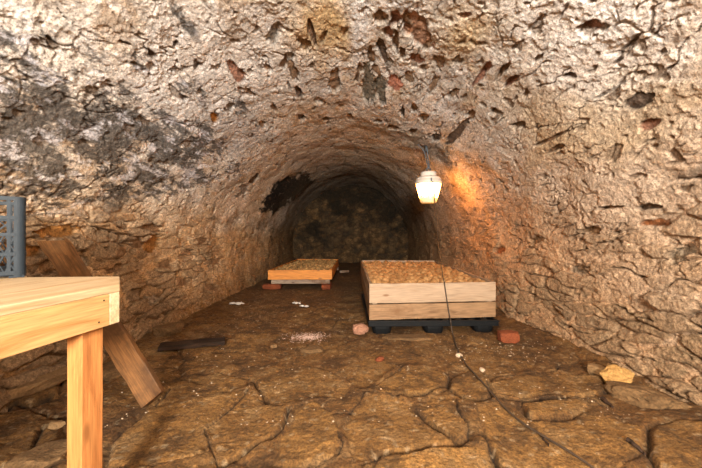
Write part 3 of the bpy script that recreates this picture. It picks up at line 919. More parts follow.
def floor_field(x, y):
    x, y = np.asarray(x, float), np.asarray(y, float)
    zz = np.zeros_like(x)
    w1 = perlin(x * 2.5, y * 2.5, zz, 3)
    w2 = perlin(x * 2.5, y * 2.5, zz + 5, 4)
    w3 = perlin(x * 9, y * 9, zz, 5)
    w4 = perlin(x * 9, y * 9, zz + 3, 6)
    P = np.stack([x + .022 * w1 + .012 * w3, y + .022 * w2 + .012 * w4], 1)
    base = .016 * perlin(x * .9, y * .9, zz, 7) + .012 * fbm(x * 3, y * 3, zz, 8, 3) - .005
    fine = .0095 * fbm(x * 13, y * 13, zz, 12, 6, .66) + .0026 * perlin(x * 45, y * 45, zz, 14)
    # smaller stones half sunk in the earth elsewhere
    f1, f2, cid = worley((x + .07 * w1 + .02 * w3) / .40, (y + .07 * w2 + .02 * w4) / .46, 7)
    e = f2 - f1
    ov = fbm(x * 1.3, y * 1.3, zz, 16, 3)
    gs = sstep(.05, .22, e) * sstep(-.1, .25, ov + .4 * (crand(cid) - .5))
    h = base + fine + gs * (.004 + .012 * crand(cid, 1)) - .007 * (1 - sstep(.0, .07, e)) * sstep(-.1, .3, ov)
    stone = gs * .6
    tone = crand(cid, 2)
    gap = (1 - sstep(.0, .06, e)) * sstep(-.1, .3, ov) * .7
    near = np.full(len(x), -9.0)
    for poly, hh, tx, ty, tn in FLAG_W:
        c0 = poly.mean(0)
        lo, hi = poly.min(0) - .25, poly.max(0) + .25
        sel = np.where((x > lo[0]) & (x < hi[0]) & (y > lo[1]) & (y < hi[1]))[0]
        if len(sel) == 0:
            continue
        d = poly_dist(P[sel], poly)
        near[sel] = np.maximum(near[sel], d)
        ins = sstep(-.004, .020, d + .010 * w3[sel] + .006 * w4[sel])
        sm = base[sel] * .5 + hh * .5 + tx * (x[sel] - c0[0]) + ty * (y[sel] - c0[1]) + fine[sel] * .9 + .006 * fbm(x[sel] * 5, y[sel] * 5, zz[sel], 18, 3)
        # earth piled against some sides of the slab
        bury = sstep(-.35, .15, perlin(x[sel] * 1.7, y[sel] * 1.7, zz[sel], 22 + int(tn * 20)))
        ring = np.exp(-(np.minimum(d, 0) / .022) ** 2) * (d < .006)
        mask_out = d < .0
        hs = h[sel]
        hs = np.where(mask_out, hs - .016 * ring * (1 - .9 * bury) + .5 * hh * np.exp(-(d / .09) ** 2) * bury, hs)
        hs = hs * (1 - ins) + sm * ins
        h[sel] = hs
        stone[sel] = np.maximum(stone[sel] * (1 - ins), ins)
        tone[sel] = tone[sel] * (1 - ins) + tn * ins
        gap[sel] = np.where(mask_out, np.maximum(gap[sel] * (1 - np.exp(-(d / .05) ** 2)), ring * .55 * (1 - .9 * bury)), gap[sel] * (1 - ins))
    # open joints, dark and deep
    for pts, wd_, dp in CRACK_W:
        lo, hi = pts.min(0) - .15, pts.max(0) + .15
        sel = np.where((x > lo[0]) & (x < hi[0]) & (y > lo[1]) & (y < hi[1]))[0]
        if len(sel) == 0:
            continue
        Q = P[sel]
        d = np.full(len(sel), 9.0)
        for a, b in zip(pts[:-1], pts[1:]):
            ab = b - a
            t = np.clip(((Q - a) @ ab) / (ab @ ab), 0, 1)
            d = np.minimum(d, np.hypot(*(Q - a - t[:, None] * ab).T))
        ww = wd_ * (.75 + .8 * w3[sel])
        g = np.exp(-(d / np.maximum(ww, .003)) ** 2)
        h[sel] -= dp * g
        gap[sel] = np.maximum(gap[sel], g)
    # silt rises along the walls
    ed = sstep(1.35, 1.75, np.abs(x) + .06 * w1)
    h = h + .05 * ed * (.5 + .5 * w2)
    # ---------- albedo
    n = len(x)
    c = np.tile(np.array([.165, .077, .021]), (n, 1))
    v = fbm(x * 2, y * 2, zz, 24, 5, .6)
    vf = fbm(x * 7, y * 7, zz, 26, 5, .65)
    c = mixc(c, (.085, .039, .012), sstep(.0, .45, v) * .8)
    c = mixc(c, (.245, .122, .036), sstep(.05, .45, -v) * .7)
    sc = np.zeros((n, 3))
    sc[:] = (.150, .072, .020)
    sc = sc * (1 - tone[:, None]) + np.array([.33, .170, .048])[None] * tone[:, None]
    c = c * (1 - .75 * stone[:, None]) + sc * .75 * stone[:, None]
    c = mixc(c, (.070, .034, .012), sstep(.02, .32, vf) * .65)
    c = mixc(c, (.29, .175, .075), sstep(.10, .40, -vf) * .5)
    c = mixc(c, (.018, .011, .006), np.clip(gap, 0, 1) * .9)
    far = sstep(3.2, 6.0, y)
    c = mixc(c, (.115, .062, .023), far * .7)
    sp = sstep(.50, .62, perlin(x * 32, y * 32, zz, 34))
    c = mixc(c, (.36, .26, .15), sp * .55)
    c = c * (1 + .45 * fbm(x * 20, y * 20, zz, 36, 4, .7))[:, None]
    return h, np.clip(c, .006, .9)


def fz(x, y):
    return float(floor_field(np.array([x]), np.array([y]))[0][0])


def fzmax(x, y, rx, ry=None):
    """Highest floor under a small footprint: what a loose object really rests on."""
    ry = ry or rx
    g = np.linspace(-1, 1, 7)
    xx, yy = np.meshgrid(x + g * rx, y + g * ry)
    return float(floor_field(xx.ravel(), yy.ravel())[0].max())


fx_ = np.linspace(-1.95, 1.95, 620)
fy_ = np.concatenate([np.linspace(YF, .9, 40, endpoint=False), np.exp(np.linspace(math.log(.9), math.log(YB), 560))])
FXX, FYY = np.meshgrid(fx_, fy_)
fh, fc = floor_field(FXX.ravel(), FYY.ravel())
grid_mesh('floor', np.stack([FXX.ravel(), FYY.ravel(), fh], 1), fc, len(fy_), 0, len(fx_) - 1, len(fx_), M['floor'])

# ------------------------------------------------------------------ rough table beside the camera
A = Vector((-.718, 1.056, 0))
rd = Vector((.13, .9915, 0)).normalized()
ld = Vector((-rd.y, rd.x, 0))


def tb(l, r, z):
    return A + ld * l + rd * r + Vector((0, 0, z))


TT = .750
table = thing('work_table', 'rough pale pine plank table, one leg and rail showing, with the plastic crate on it', 'table', (A.x, A.y, 0))
endr = [(0, 0.0), (.164, .183), (.48, .12), (.76, .33), (.93, .33)]


def r_end(l):
    return float(np.interp(l, [a for a, _ in endr], [b for _, b in endr]))


cuts = [0, .164, .325, .48, .62, .76, .93]
tm = frame(A, rd, (0, 0, 1))          # local X along the rail, local Y towards the wall
for a, b in zip(cuts, cuts[1:]):
    a2 = a + (.0015 if a else 0)
    o = bm_obj('top_plank', prism_bm([(-1.55, a2), (r_end(a2 if a else 0), a2), (r_end(b), b), (-1.55, b)], TT - .022, TT, .002), M['fresh'])
    place(o, tm, table)
rl = plank('side_rail', tb(.020, -1.55, .634), tb(.020, -.0385, .634), -.020, TT - .0225 - .634, (0, 0, 1), M['rail'], table, wob=.0008, bev=.002)
rl2 = plank('side_rail', tb(.93, -1.55, .634), tb(.93, -.0385, .634), -.030, TT - .0225 - .634, (0, 0, 1), M['rail'], table, wob=.0008, bev=.002)
eb = plank('end_rail', tb(.0, -.037, .634), tb(.93, -.037, .634), -.037, TT - .0225 - .634, (0, 0, 1), M['endgrain'], table, wob=.0005, bev=.002)
for nl, nr in ((.0215, -.108), (.831, -.108), (.0215, -1.5), (.831, -1.5)):
    g0 = tb(nl + .024, nr + .035, 0)
    z0 = fz(g0.x, g0.y) - .004
    lg = plank('leg', tb(nl, nr, z0), tb(nl, nr, TT - .0235), .069, .048, ld, M['leg'], table, wob=.0006, bev=.002)
# nail heads in the rail where it meets the end board
for rr, zz in ((-.075, .652), (-.058, .712)):
    nb = bmesh.new()
    bmesh.ops.create_uvsphere(nb, u_segments=10, v_segments=6, radius=.0030)
    o = bm_obj('nail_head', nb, M['dark'], None, True)
    place(o, Matrix.Translation(tb(.0008, rr, zz)), table)

# ------------------------------------------------------------------ plastic crate on the table
CW, CD, CH = .40, .30, .290
cd_x = Vector((.722, .692, 0))        # along the face that looks at the camera
cd_y = Vector((-.692, .722, 0))       # away from it
ccor = Vector((-1.178, 1.232, TT + .0005))
c0 = ccor - cd_x * CW
crate = thing('plastic_crate', 'grey-blue lattice-sided plastic crate standing on the plank table', 'crate', c0)


def crate_side(L, hand):
    """One lattice side: rails, uprights, diagonals; X along the side, Y thickness inward."""
    bm = bmesh.new()
    t = .010
    Hh = CH
    p = .026
    def bar(x0, z0, x1, z1, w, th=t, y=t / 2):
        d = Vector((x1 - x0, 0, z1 - z0))
        rot = Matrix.Rotation(-math.atan2(d.z, d.x), 3, 'Y')
        add_box(bm, ((x0 + x1) / 2, y, (z0 + z1) / 2), (d.length, th, w), rot)
    zs = [.018, .085, .155, .215, Hh - .007]
    for z in zs:
        bar(p, z, L - p, z, .012 if z not in (zs[0], zs[-1]) else .014, t * 1.3)
    nb = 6
    xs = [p + (L - 2 * p) * i / nb for i in range(nb + 1)]
    for i, x in enumerate(xs):
        if 0 < i < nb:
            top = zs[3] if hand and 1 < i < nb - 1 else zs[4]
            bar(x, zs[0], x, top, .008, t)
    bar(xs[0] + .018, zs[0], xs[0] + .018, zs[4], .010, t)
    bar(xs[-1] - .018, zs[0], xs[-1] - .018, zs[4], .010, t)
    for (za, zb) in ((zs[0], zs[1]), (zs[1], zs[2])):
        for i in range(nb):
            n = 2
            for k in range(n):
                xa = xs[i] + (xs[i + 1] - xs[i]) * k / n
                xb = xs[i] + (xs[i + 1] - xs[i]) * (k + 1) / n
                bar(xa, za, xb, zb, .0045, t * .6)
                bar(xa, zb, xb, za, .0030, t * .6)
    for i in range(nb):
        if not (hand and 0 < i < nb - 1):
            bar(xs[i], zs[2], xs[i + 1], zs[3], .005, t * .6)
    return bm


for org, xd, L, hd in ((c0, cd_x, CW, True), (c0 + cd_x * CW, cd_y, CD, False), (c0 + cd_x * CW + cd_y * CD, -cd_x, CW, True), (c0 + cd_y * CD, -cd_y, CD, False)):
    o = bm_obj('lattice_side', crate_side(L, hd), M['crate'])
    place(o, frame(org, xd, (0, 0, 1)), crate)
for i, j in ((0, 0), (1, 0), (1, 1), (0, 1)):
    sx, sy = (1 if i == 0 else -1), (1 if j == 0 else -1)
    bm = bmesh.new()
    r, n = .022, 7
    poly = [(0, .030), (0, r)]
    poly = [(.032, 0)] + [(r - r * math.sin(a), r - r * math.cos(a)) for a in np.linspace(0, math.pi / 2, n)] + [(0, .032), (.011, .032), (.013, .013), (.032, .011)]
    lo = [bm.verts.new((x * sx, y * sy, .003)) for x, y in poly]
    hi = [bm.verts.new((x * sx, y * sy, CH)) for x, y in poly]
    bm.faces.new(lo)
    bm.faces.new(hi[::-1])
    for k in range(len(poly)):
        q = (k + 1) % len(poly)
        bm.faces.new((lo[k], lo[q], hi[q], hi[k]))
    bmesh.ops.recalc_face_normals(bm, faces=bm.faces)
    o = bm_obj('corner_post', bm, M['crate'])
    place(o, frame(c0 + cd_x * (CW * i) + cd_y * (CD * j), cd_x, (0, 0, 1)), crate)
bm = bmesh.new()
for k in range(11):
    add_box(bm, (CW * (k + .5) / 11, CD / 2, .010), (.010, CD - .03, .008))
for k in range(8):
    add_box(bm, (CW / 2, CD * (k + .5) / 8, .010), (CW - .03, .010, .008))
for i in (0.06, .94):
    for j in (.08, .92):
        add_box(bm, (CW * i, CD * j, .0035), (.04, .04, .007))
o = bm_obj('bottom_grid', bm, M['crate'])
place(o, frame(c0, cd_x, (0, 0, 1)), crate)

# ------------------------------------------------------------------ leaning plank
pb = on_floor(156, 398, .06)
pt = at_depth(52, 235, 1.96)
ax = (pt - pb).normalized()
wd = Vector((.80, .10, .60))
wd = (wd - ax * wd.dot(ax)).normalized()
WPL = .128
zb = fzmax(pb.x, pb.y, .07)
o = bm_obj('leaning_plank', plank_bm((pt - pb).length, .036, WPL, wob=.004, bev=.005, seg=14, skew=-.10), M['old'])
mm = Matrix((ax, wd.cross(ax), wd)).transposed().to_4x4()
mm.translation = pb - wd * (WPL / 2)
o.matrix_basis = mm
tag(o, 'worn brown plank leaning on the stone wall behind the pine table', 'plank')

# dark board on the floor
e0, e1 = on_floor(157.5, 353), on_floor(225, 346)
zf = max(fzmax((e0.x + e1.x) / 2, (e0.y + e1.y) / 2, .22, .08), 0)
dv = (e1 - e0)
o = bm_obj('dark_board', plank_bm(dv.length, .13, .034, wob=.003, bev=.004), M['dark'])
o.matrix_basis = frame(e0 + Vector((0, 0, zf)), (dv.x, dv.y, 0), (0, 0, 1))
tag(o, 'short wet black-brown board lying flat on the floor near the wall foot', 'board')

# ------------------------------------------------------------------ potato bins
NP = 6


def potato_mesh(k):
    rnd = random.Random(100 + k)
    bm = bmesh.new()
    bmesh.ops.create_icosphere(bm, subdivisions=3, radius=.5)
    co = np.array([v.co[:] for v in bm.verts])
    q = fbm(co[:, 0] * 2, co[:, 1] * 2, co[:, 2] * 2, 60 + k, 3)
    co *= (1 + .16 * q)[:, None]
    co[:, 1] *= rnd.uniform(.86, .97)
    co[:, 2] *= rnd.uniform(.80, .92)
    co[:, 2] += .12 * co[:, 0] ** 2 * rnd.uniform(-1, 1)
    for v, c in zip(bm.verts, co):
        v.co = c
    me = bpy.data.meshes.new('potato')
    bm.to_mesh(me)
    bm.free()
    for p in me.polygons:
        p.use_smooth = True
    me.materials.append(M['potato'])
    return me


def heap(p):
    return .012 * float(perlin(np.array([p.x * 4]), np.array([p.y * 4]), np.array([.5]), 91)[0]) - .006


PMESH = [potato_mesh(k) for k in range(NP)]
PCO, PFA = [], []
for me in PMESH:
    PCO.append(np.array([v.co[:] for v in me.vertices]))
    PFA.append([tuple(p.vertices) for p in me.polygons])


def low_potato():
    bm = bmesh.new()
    bmesh.ops.create_icosphere(bm, subdivisions=2, radius=.5)
    co = np.array([v.co[:] for v in bm.verts])
    fa = [tuple(v.index for v in f.verts) for f in bm.faces]
    bm.free()
    return co, fa


LCO, LFA = low_potato()


def quad_pt(c, u, v):
    """c = four ground corners FL, FR, BR, BL."""
    return c[0] * (1 - u) * (1 - v) + c[1] * u * (1 - v) + c[2] * u * v + c[3] * (1 - u) * v


def pile_spots(c, pitch, seed, inset):
    rnd = random.Random(seed)
    wdt = (c[1] - c[0]).length - 2 * inset
    lng = (c[3] - c[0]).length - 2 * inset
    nx, ny = int(wdt / pitch), int(lng / (pitch * .93))
    out = []
    for j in range(ny):
        for i in range(nx):
            uu = (i + .5 + (.25 if j % 2 else -.25) + rnd.uniform(-.06, .06)) / nx
            vv = (j + .5 + rnd.uniform(-.06, .06)) / ny
            u = (inset + uu * wdt) / (wdt + 2 * inset)
            v = (inset + vv * lng) / (lng + 2 * inset)
            if min(u, 1 - u) * wdt < .10 and min(v, 1 - v) * lng < .10:
                continue            # the corner posts stand here
            out.append((quad_pt(c, u, v), rnd))
    return out


def stuff_potatoes(name, spots, z, pitch, label, mat):
    verts, faces = [], []
    b = 0
    for p, rnd in spots:
        d = pitch * rnd.uniform(.86, 1.02)
        rot = np.array(Matrix.Rotation(rnd.uniform(0, 6.28), 3, 'Z') @ Matrix.Rotation(rnd.uniform(-.5, .5), 3, 'X'))
        s = np.array([d, d * rnd.uniform(.75, .9), d * rnd.uniform(.7, .85)])
        co = (LCO * s) @ rot.T + np.array([p.x, p.y, z + (heap(p) if p.z == 0 else 0) + rnd.uniform(-.022, .018) + p.z])
        verts.append(co)
        faces += [tuple(b + i for i in f) for f in LFA]
        b += len(co)
    V = np.concatenate(verts)
    o = link_mesh(name, V, faces, mat, None, True)
    tag(o, label, 'potatoes', None, 'stuff')
    return o


def bin_(name, label, c, z0, boards, t, mat, post=True):
    """Bottomless-looking board bin on four ground corners; boards = [(z_low, z_high), ...]."""
    ctr = (c[0] + c[1] + c[2] + c[3]) / 4
    b = thing(name, label, 'bin', (ctr.x, ctr.y, z0))
    up = (0, 0, 1)
    def z(p, zz):
        return Vector((p.x, p.y, zz))
    mats = mat if isinstance(mat, list) else [mat] * len(boards)
    mat = mats[-1]
    for (za, zb_), mat in zip(boards, mats):
        fdir = (c[1] - c[0]).normalized()
        plank('front_board', z(c[0], za), z(c[1], za), t, zb_ - za, up, mat, b, wob=.002)
        ld_ = (c[3] - c[0]).normalized()
        plank('side_board', z(c[3] - ld_ * (t + .001), za), z(c[0] + ld_ * (t + .002), za), t, zb_ - za, up, mat, b, wob=.002)
        rd_ = (c[2] - c[1]).normalized()
        plank('side_board', z(c[1] + rd_ * (t + .002), za), z(c[2] - rd_ * (t + .001), za), t, zb_ - za, up, mat, b, wob=.002)
        plank('back_board', z(c[2], za), z(c[3], za), t, zb_ - za, up, mat, b, wob=.002)
    if post:
        for k in range(4):
            m = c[k] + ((c[(k + 1) % 4] - c[k]).normalized() + (c[(k - 1) % 4] - c[k]).normalized()) * (t + .027)
            bm = bmesh.new()
            add_box(bm, (0, 0, 0), (.274, .045, .045), None, .003)
            o = bm_obj('corner_post', bm, mat)
            zc = boards[0][0] + .139
            place(o, frame((m.x, m.y, zc), (0, 0, 1), (c[1] - c[0])), b)
    bm = bmesh.new()
    poly = [tuple((p + (ctr - p).normalized() * (t * 1.6))[:2]) for p in c]
    poly = [(x - ctr.x, y - ctr.y) for x, y in poly]
    o = bm_obj('base_panel', prism_bm(poly, boards[0][0] - z0 + .002, boards[0][0] - z0 + .018, .002), mat, b)
    bm.free()
    return b


def g2(px, d):
    return Vector(((px - 351.0) * d / F, d, 0))


# deep bin on the black pallets
BZ = [(.124, .264), (.274, .452)]
DC = [g2(369.4, 3.09), g2(495.8, 3.21), g2(435.4, 5.84), g2(360.7, 5.94)]
deep = bin_('deep_potato_bin', 'large two-board pine bin of potatoes raised on black plastic pallets', DC, .122, BZ, .024, [M['bin2'], M['bin']])
fd = (DC[1] - DC[0]).normalized()


def pallet(label, org, xd, w, d):
    """Black plastic pallet: deck with a lip and nine feet."""
    xd = Vector(xd).normalized()
    yd = Vector((-xd.y, xd.x, 0))
    p = thing('plastic_pallet', label, 'pallet', org + xd * w / 2 + yd * d / 2, 'black pallets under the deep bin')
    bm = bmesh.new()
    add_box(bm, (w / 2, .012, .094), (w, .024, .052), None, .003)
    add_box(bm, (w / 2, d - .012, .094), (w, .024, .052), None, .003)
    add_box(bm, (.012, d / 2, .094), (.024, d - .049, .052), None, .003)
    add_box(bm, (w - .012, d / 2, .094), (.024, d - .049, .052), None, .003)
    for k in range(9):
        add_box(bm, (w * (k + 1) / 10, d / 2, .105), (.05, d - .05, .028))
    for k in range(5):
        add_box(bm, (w / 2, d * (k + 1) / 6, .090), (w - .05, .04, .02))
    add_box(bm, (w / 2, .0, .112), (w + .01, .006, .010), None, .002)
    o = bm_obj('deck', bm, M['pallet'])
    place(o, frame(org, xd, (0, 0, 1)), p)
    for i in range(3):
        for j in range(3):
            bm = bmesh.new()
            cx = (.125, w / 2 + .01, w - .125)[i]
            cy = (.085, d / 2, d - .085)[j]
            wp = org + xd * cx + yd * cy
            zf = max(-.03, min(fz(wp.x, wp.y), .05)) - .004
            n, rings = 20, []
            for (sc, zz) in ((1.0, .068), (.99, .045), (.93, .02), (.86, .006 + zf), (.82, zf)):
                ring = []
                for k in range(n):
                    a = 2 * math.pi * k / n
                    ca, sa = math.cos(a), math.sin(a)
                    e = 4.0
                    rr = (abs(ca) ** e + abs(sa) ** e) ** (-1 / e)
                    ring.append(bm.verts.new((ca * rr * .093 * sc, sa * rr * .075 * sc, zz)))
                rings.append(ring)
            for r0, r1 in zip(rings, rings[1:]):
                for k in range(n):
                    bm.faces.new((r0[k], r0[(k + 1) % n], r1[(k + 1) % n], r1[k]))
            bm.faces.new(rings[0])
            bm.faces.new(rings[-1][::-1])
            bmesh.ops.recalc_face_normals(bm, faces=bm.faces)
            o = bm_obj('foot', bm, M['pallet'], None, False)
            place(o, frame(wp, xd, (0, 0, 1)), p)
    return p


pallet('black plastic pallet whose three feet show under the front of the deep potato bin', DC[0] - fd * .008 + Vector((0, -.012, 0)), (1, .02, 0), 1.190, 1.36)
pallet('black plastic pallet behind the first, under the far half of the deep potato bin', g2(367, 4.55), (1, .01, 0), 1.16, 1.30)

# potatoes: the nearest 300 one by one, the rest of the heap as one mass
PITCH = .084
spots = pile_spots(DC, PITCH, 5, .044)
ZP = .418
GRP = 'potatoes at the near end of the deep bin'
LBL = 'brown potato in the top layer at the near end of the deep pine bin'
N1 = 300
first = None
for i, (p, rnd) in enumerate(spots[:N1]):
    if i < NP:
        o = bpy.data.objects.new('potato', PMESH[i])
        o['label'] = LBL
        o['category'] = 'potato'
        o['group'] = GRP
        if i == 0:
            first = o
    else:
        o = first.copy()
        o.data = PMESH[rnd.randrange(NP)]
    COL.objects.link(o)
    d = PITCH * rnd.uniform(.86, 1.02)
    o.scale = (d, d, d)
    o.rotation_euler = (rnd.uniform(-.5, .5), rnd.uniform(-.3, .3), rnd.uniform(0, 6.28))
    o.location = (p.x, p.y, ZP + heap(p) + rnd.uniform(-.018, .014))
# lower layer that carries them, and the rest
under = []
for p, rnd in pile_spots(DC, PITCH * 1.06, 9, .05):
    q = p.copy()
    q.z = -.10
    under.append((q, rnd))
stuff_potatoes('potato_heap', spots[N1:] + [u for u in under], ZP, PITCH, 'mass of brown potatoes filling the far part of the deep pine bin', M['potato'])

# low bin beyond it
LC = [g2(267.9, 5.5), g2(332.0, 5.52), g2(338.6, 7.92), g2(297.3, 7.98)]
LZ = [(.168, .322)]
low = bin_('low_potato_bin', 'shallow one-board orange pine bin of potatoes held up on bricks', LC, .166, LZ, .026, M['lowbin'], post=False)
sp2 = pile_spots(LC, .072, 15, .048)
un2 = []
for p, rnd in pile_spots(LC, .078, 19, .052):
    q = p.copy()
    q.z = -.046
    un2.append((q, rnd))
stuff_potatoes('potato_heap', sp2 + un2, .292, .072, 'mass of small potatoes filling the shallow orange bin on bricks', M['dirty_potato'])
for nm, y0, dx in (('grey weathered bearer plank under the front of the shallow potato bin', 5.53, 0), ('weathered bearer plank under the far end of the shallow potato bin', 7.6, .03)):
    a, b = Vector((-1.30 + dx, y0, .096)), Vector((-.345 + dx * 2, y0 + .01, .096))
    o = plank('bearer_plank', a, b, .16, .068, (0, 0, 1), M['grey'], None, wob=.001, bev=.005)
    tag(o, nm, 'plank')


def brick(label, ctr, ang, dims, mat, group=None, seed=0, chip=.010, zbot=None):
    bm = bmesh.new()
    add_box(bm, (0, 0, 0), dims, None, min(dims) * .07)
    bmesh.ops.subdivide_edges(bm, edges=list(bm.edges), cuts=4, use_grid_fill=True)
    co = np.array([v.co[:] for v in bm.verts])
    q = fbm(co[:, 0] * 14, co[:, 1] * 14, co[:, 2] * 14, 70 + seed, 3)
    r = np.linalg.norm(co / (np.array(dims) / 2), axis=1)
    for v, c, qq, rr in zip(bm.verts, co, q, r):
        k = 1 - chip / min(dims) * 2 * max(0, rr - .9) * (1 + qq) + .02 * qq
        v.co = Vector(c) * k
    o = bm_obj('brick', bm, mat, None, False)
    zf = fzmax(ctr.x, ctr.y, dims[0] * .35, dims[1] * .4) if zbot is None else zbot
    o.location = (ctr.x, ctr.y, zf + dims[2] / 2 - .003)
    o.rotation_euler = (0, 0, ang)
    tag(o, label, 'brick', group)
    return o


def brick_under(label, x, y, ang, L, seed):
    z0 = fzmax(x, y, .12, .06) - .004
    return brick(label, Vector((x, y, 0)), ang, (L, .15, .0955 - z0), M['brick'], None, seed, zbot=z0 + .003)


brick_under('red brick under the shallow bin, sticking out at the wall side', -1.29, 5.56, .05, .32, 1)
brick_under('red brick seen end-on under the inner front corner of the shallow bin', -.40, 5.62, 1.52, .32, 2)
brick_under('brick under the far end of the shallow bin, at the wall side', -1.15, 7.68, .1, .32, 3)
brick_under('brick under the far end of the shallow bin, at the aisle side', -.42, 7.68, 1.5, .32, 4)

# loose bricks
p = on_floor(362, 336)
brick('pale pink broken brick on the floor beside the black pallet foot', p + Vector((-.012, .03, 0)), .25, (.160, .12, .105), M['pinkbrick'], None, 5, .035)
p = on_floor(511, 345)
brick('orange-red brick lying at the wall foot past the deep bin', p + Vector((0, .05, 0)), -.12, (.17, .12, .095), M['brick'], None, 6, .012)

# ------------------------------------------------------------------ loose stones
def stone(name, label, cat, px, py, size, ang, mat, seed, sink=.25, flat=.35, tilt=0.0, dz=0.0, rough=.25):
    p = on_floor(px, py)
    o = bm_obj(name, rock_bm(size[0] / 2, size[1] / 2, size[2] / 2, seed, rough, 4, 9, flat), mat, None, False)
    z = fz(p.x, p.y)
    o.location = (p.x, p.y, z + size[2] * (.5 - sink) + dz)
    o.rotation_euler = (tilt, 0, ang)
    tag(o, label, cat)
    return o


stone('flat_stone', 'flat brown stone slab lying just in front of the black pallet', 'stone', 408, 338, (.46, .22, .07), .05, M['brown'], 3, .4, .5)
stone('ochre_stone', 'bright yellow-ochre stone block at the foot of the long bare wall', 'stone', 617, 388, (.17, .13, .17), -.7, M['ochre'], 84, .30, .1, rough=.5)
stone('wall_foot_stone', 'tan stone touching the far side of the yellow-ochre block', 'stone', 599, 377, (.18, .12, .10), -.7, M['tan'], 12, .3, .3)
stone('wall_foot_slab', 'long dark brown slab along the wall foot next to the ochre block', 'stone', 650, 404, (.40, .20, .17), -.95, M['brown'], 71, .45, .3, rough=.5)
stone('small_block', 'small ochre stone wedged between slabs behind the table leg', 'stone', 57, 431, (.065, .05, .045), .5, M['tan'], 31, .3, .2)
stone('leg_slab', 'dark slab on the floor beneath the pine table beside its leg', 'stone', 47, 462, (.26, .20, .09), .6, M['brown'], 37, .3, .4)
stone('wall_slab', 'long split slab at the wall foot below the table rail', 'stone', 20, 404, (.62, .22, .13), 1.15, M['tan'], 41, .3, .45)
stone('wall_slab', 'brown slab at the wall foot behind the leaning plank', 'stone', 118, 372, (.40, .20, .13), 1.0, M['brown'], 43, .3, .4)
stone('wall_slab', 'brown stone at the wall foot just beyond the dark board', 'stone', 168, 337, (.34, .18, .13), .9, M['brown'], 47, .3, .4)
stone('red_pebble', 'small red stone chip on the open floor between flagstones', 'stone', 380, 362, (.085, .06, .04), .4, M['brick'], 51, .25, .2)
stone('sunken_stone', 'round dark stone half sunk in the earth beyond the big flagstones', 'stone', 314, 352, (.20, .16, .06), .2, M['brown'], 53, .4, .4)
stone('pale_pebble', 'pale pebble on the floor beside the power cord, nearer the deep bin', 'pebble', 459, 357, (.055, .045, .035), .4, M['crumb'], 55, .2, .2)
stone('pale_pebble', 'pale pebble on the floor beside the power cord, farther from the deep bin', 'pebble', 482.5, 372, (.05, .04, .03), 1.4, M['crumb'], 57, .2, .2)
stone('dark_pebble', 'dark stone chip between the dark board and the sunken stone', 'pebble', 274, 347, (.07, .045, .04), .4, M['brown'], 59, .2, .2)

# splinters of wood on the floor
def splinter(label, px0, py0, px1, py1, r):
    a, b = on_floor(px0, py0), on_floor(px1, py1)
    pts = []
    for k in range(6):
        q = a.lerp(b, k / 5)
        q.z = fz(q.x, q.y) + r * .9
        q.x += .004 * math.sin(k * 2.1)
        pts.append(q)
    o = tube('wood_splinter', pts, r, M['dark'], None, 6, True, r * .45)
    tag(o, label, 'splinter')
    return o


splinter('black wood splinter lying next to the great flagstone by the wall', 627, 446, 646, 459, .011)
splinter('short black splinter on the earth below the yellow-ochre stone', 602, 402, 613, 411, .013)
splinter('thin dark twig branching off beside the power cord', 541, 437, 549, 450, .006)

# white scraps
def scrap(label, px, py, sx, sy, ang, seed):
    p = on_floor(px, py)
    n = 9
    verts, faces = [], []
    rnd = random.Random(seed)
    for j in range(n):
        for i in range(n):
            u, v = i / (n - 1) - .5, j / (n - 1) - .5
            e = 1 + .25 * math.sin(5 * math.atan2(v, u) + seed)
            z = .012 * math.sin(u * 7 + seed) * math.cos(v * 5) + .016 + rnd.uniform(-.002, .002)
            verts.append((u * sx * e, v * sy * e, z))
    for j in range(n - 1):
        for i in range(n - 1):
            k = j * n + i
            faces.append((k, k + 1, k + n + 1, k + n))
    o = link_mesh('white_scrap', verts, faces, M['white'], None, True)
    md = o.modifiers.new('thick', 'SOLIDIFY')
    md.thickness = .003
    o.location = (p.x, p.y, fzmax(p.x, p.y, sx * .4, sy * .4) - .003)
    o.rotation_euler = (0, 0, ang)
    tag(o, label, 'scrap')
    return o


scrap('crumpled white scrap on the floor by the stone wall foot', 237, 306, .15, .09, .3, 1)
scrap('small white scrap on the floor in front of the shallow bin', 297, 303, .09, .06, -.2, 2)
scrap('thin white sliver beside the small scrap before the shallow bin', 304, 306, .11, .035, -.5, 3)

# offcut in the dark behind the shallow bin
o = plank('wood_offcut', at_depth(340, 268.5, 7.9) * 1.0, at_depth(349, 268.0, 7.95), .08, .05, (0, 0, 1), M['grey'])
za = fzmax(o.matrix_basis.translation.x + .1, 7.95, .12, .06)
o.matrix_basis.translation.z = za
tag(o, 'small wooden offcut on the dark floor between the two bins', 'offcut')


# crumbs of fallen plaster: nobody could count them
def crumbs(name, label, spots, mat, cat):
    verts, faces = [], []
    b = 0
    bm = bmesh.new()
    bmesh.ops.create_icosphere(bm, subdivisions=1, radius=1)
    co0 = np.array([v.co[:] for v in bm.verts])
    fa = [tuple(v.index for v in f.verts) for f in bm.faces]
    bm.free()
    zs = floor_field(np.array([s[0] for s in spots]), np.array([s[1] for s in spots]))[0]
    r = np.random.RandomState(3)
    for (x, y, s), z in zip(spots, zs):
        co = co0 * (1 + r.uniform(-.3, .3, (len(co0), 1))) * s * np.array([1, r.uniform(.6, 1), r.uniform(.4, .8)])
        verts.append(co + np.array([x, y, z + s * .3]))
        faces += [tuple(b + i for i in f) for f in fa]
        b += len(co)
    o = link_mesh(name, np.concatenate(verts), faces, mat)
    tag(o, label, cat, None, 'stuff')
    return o


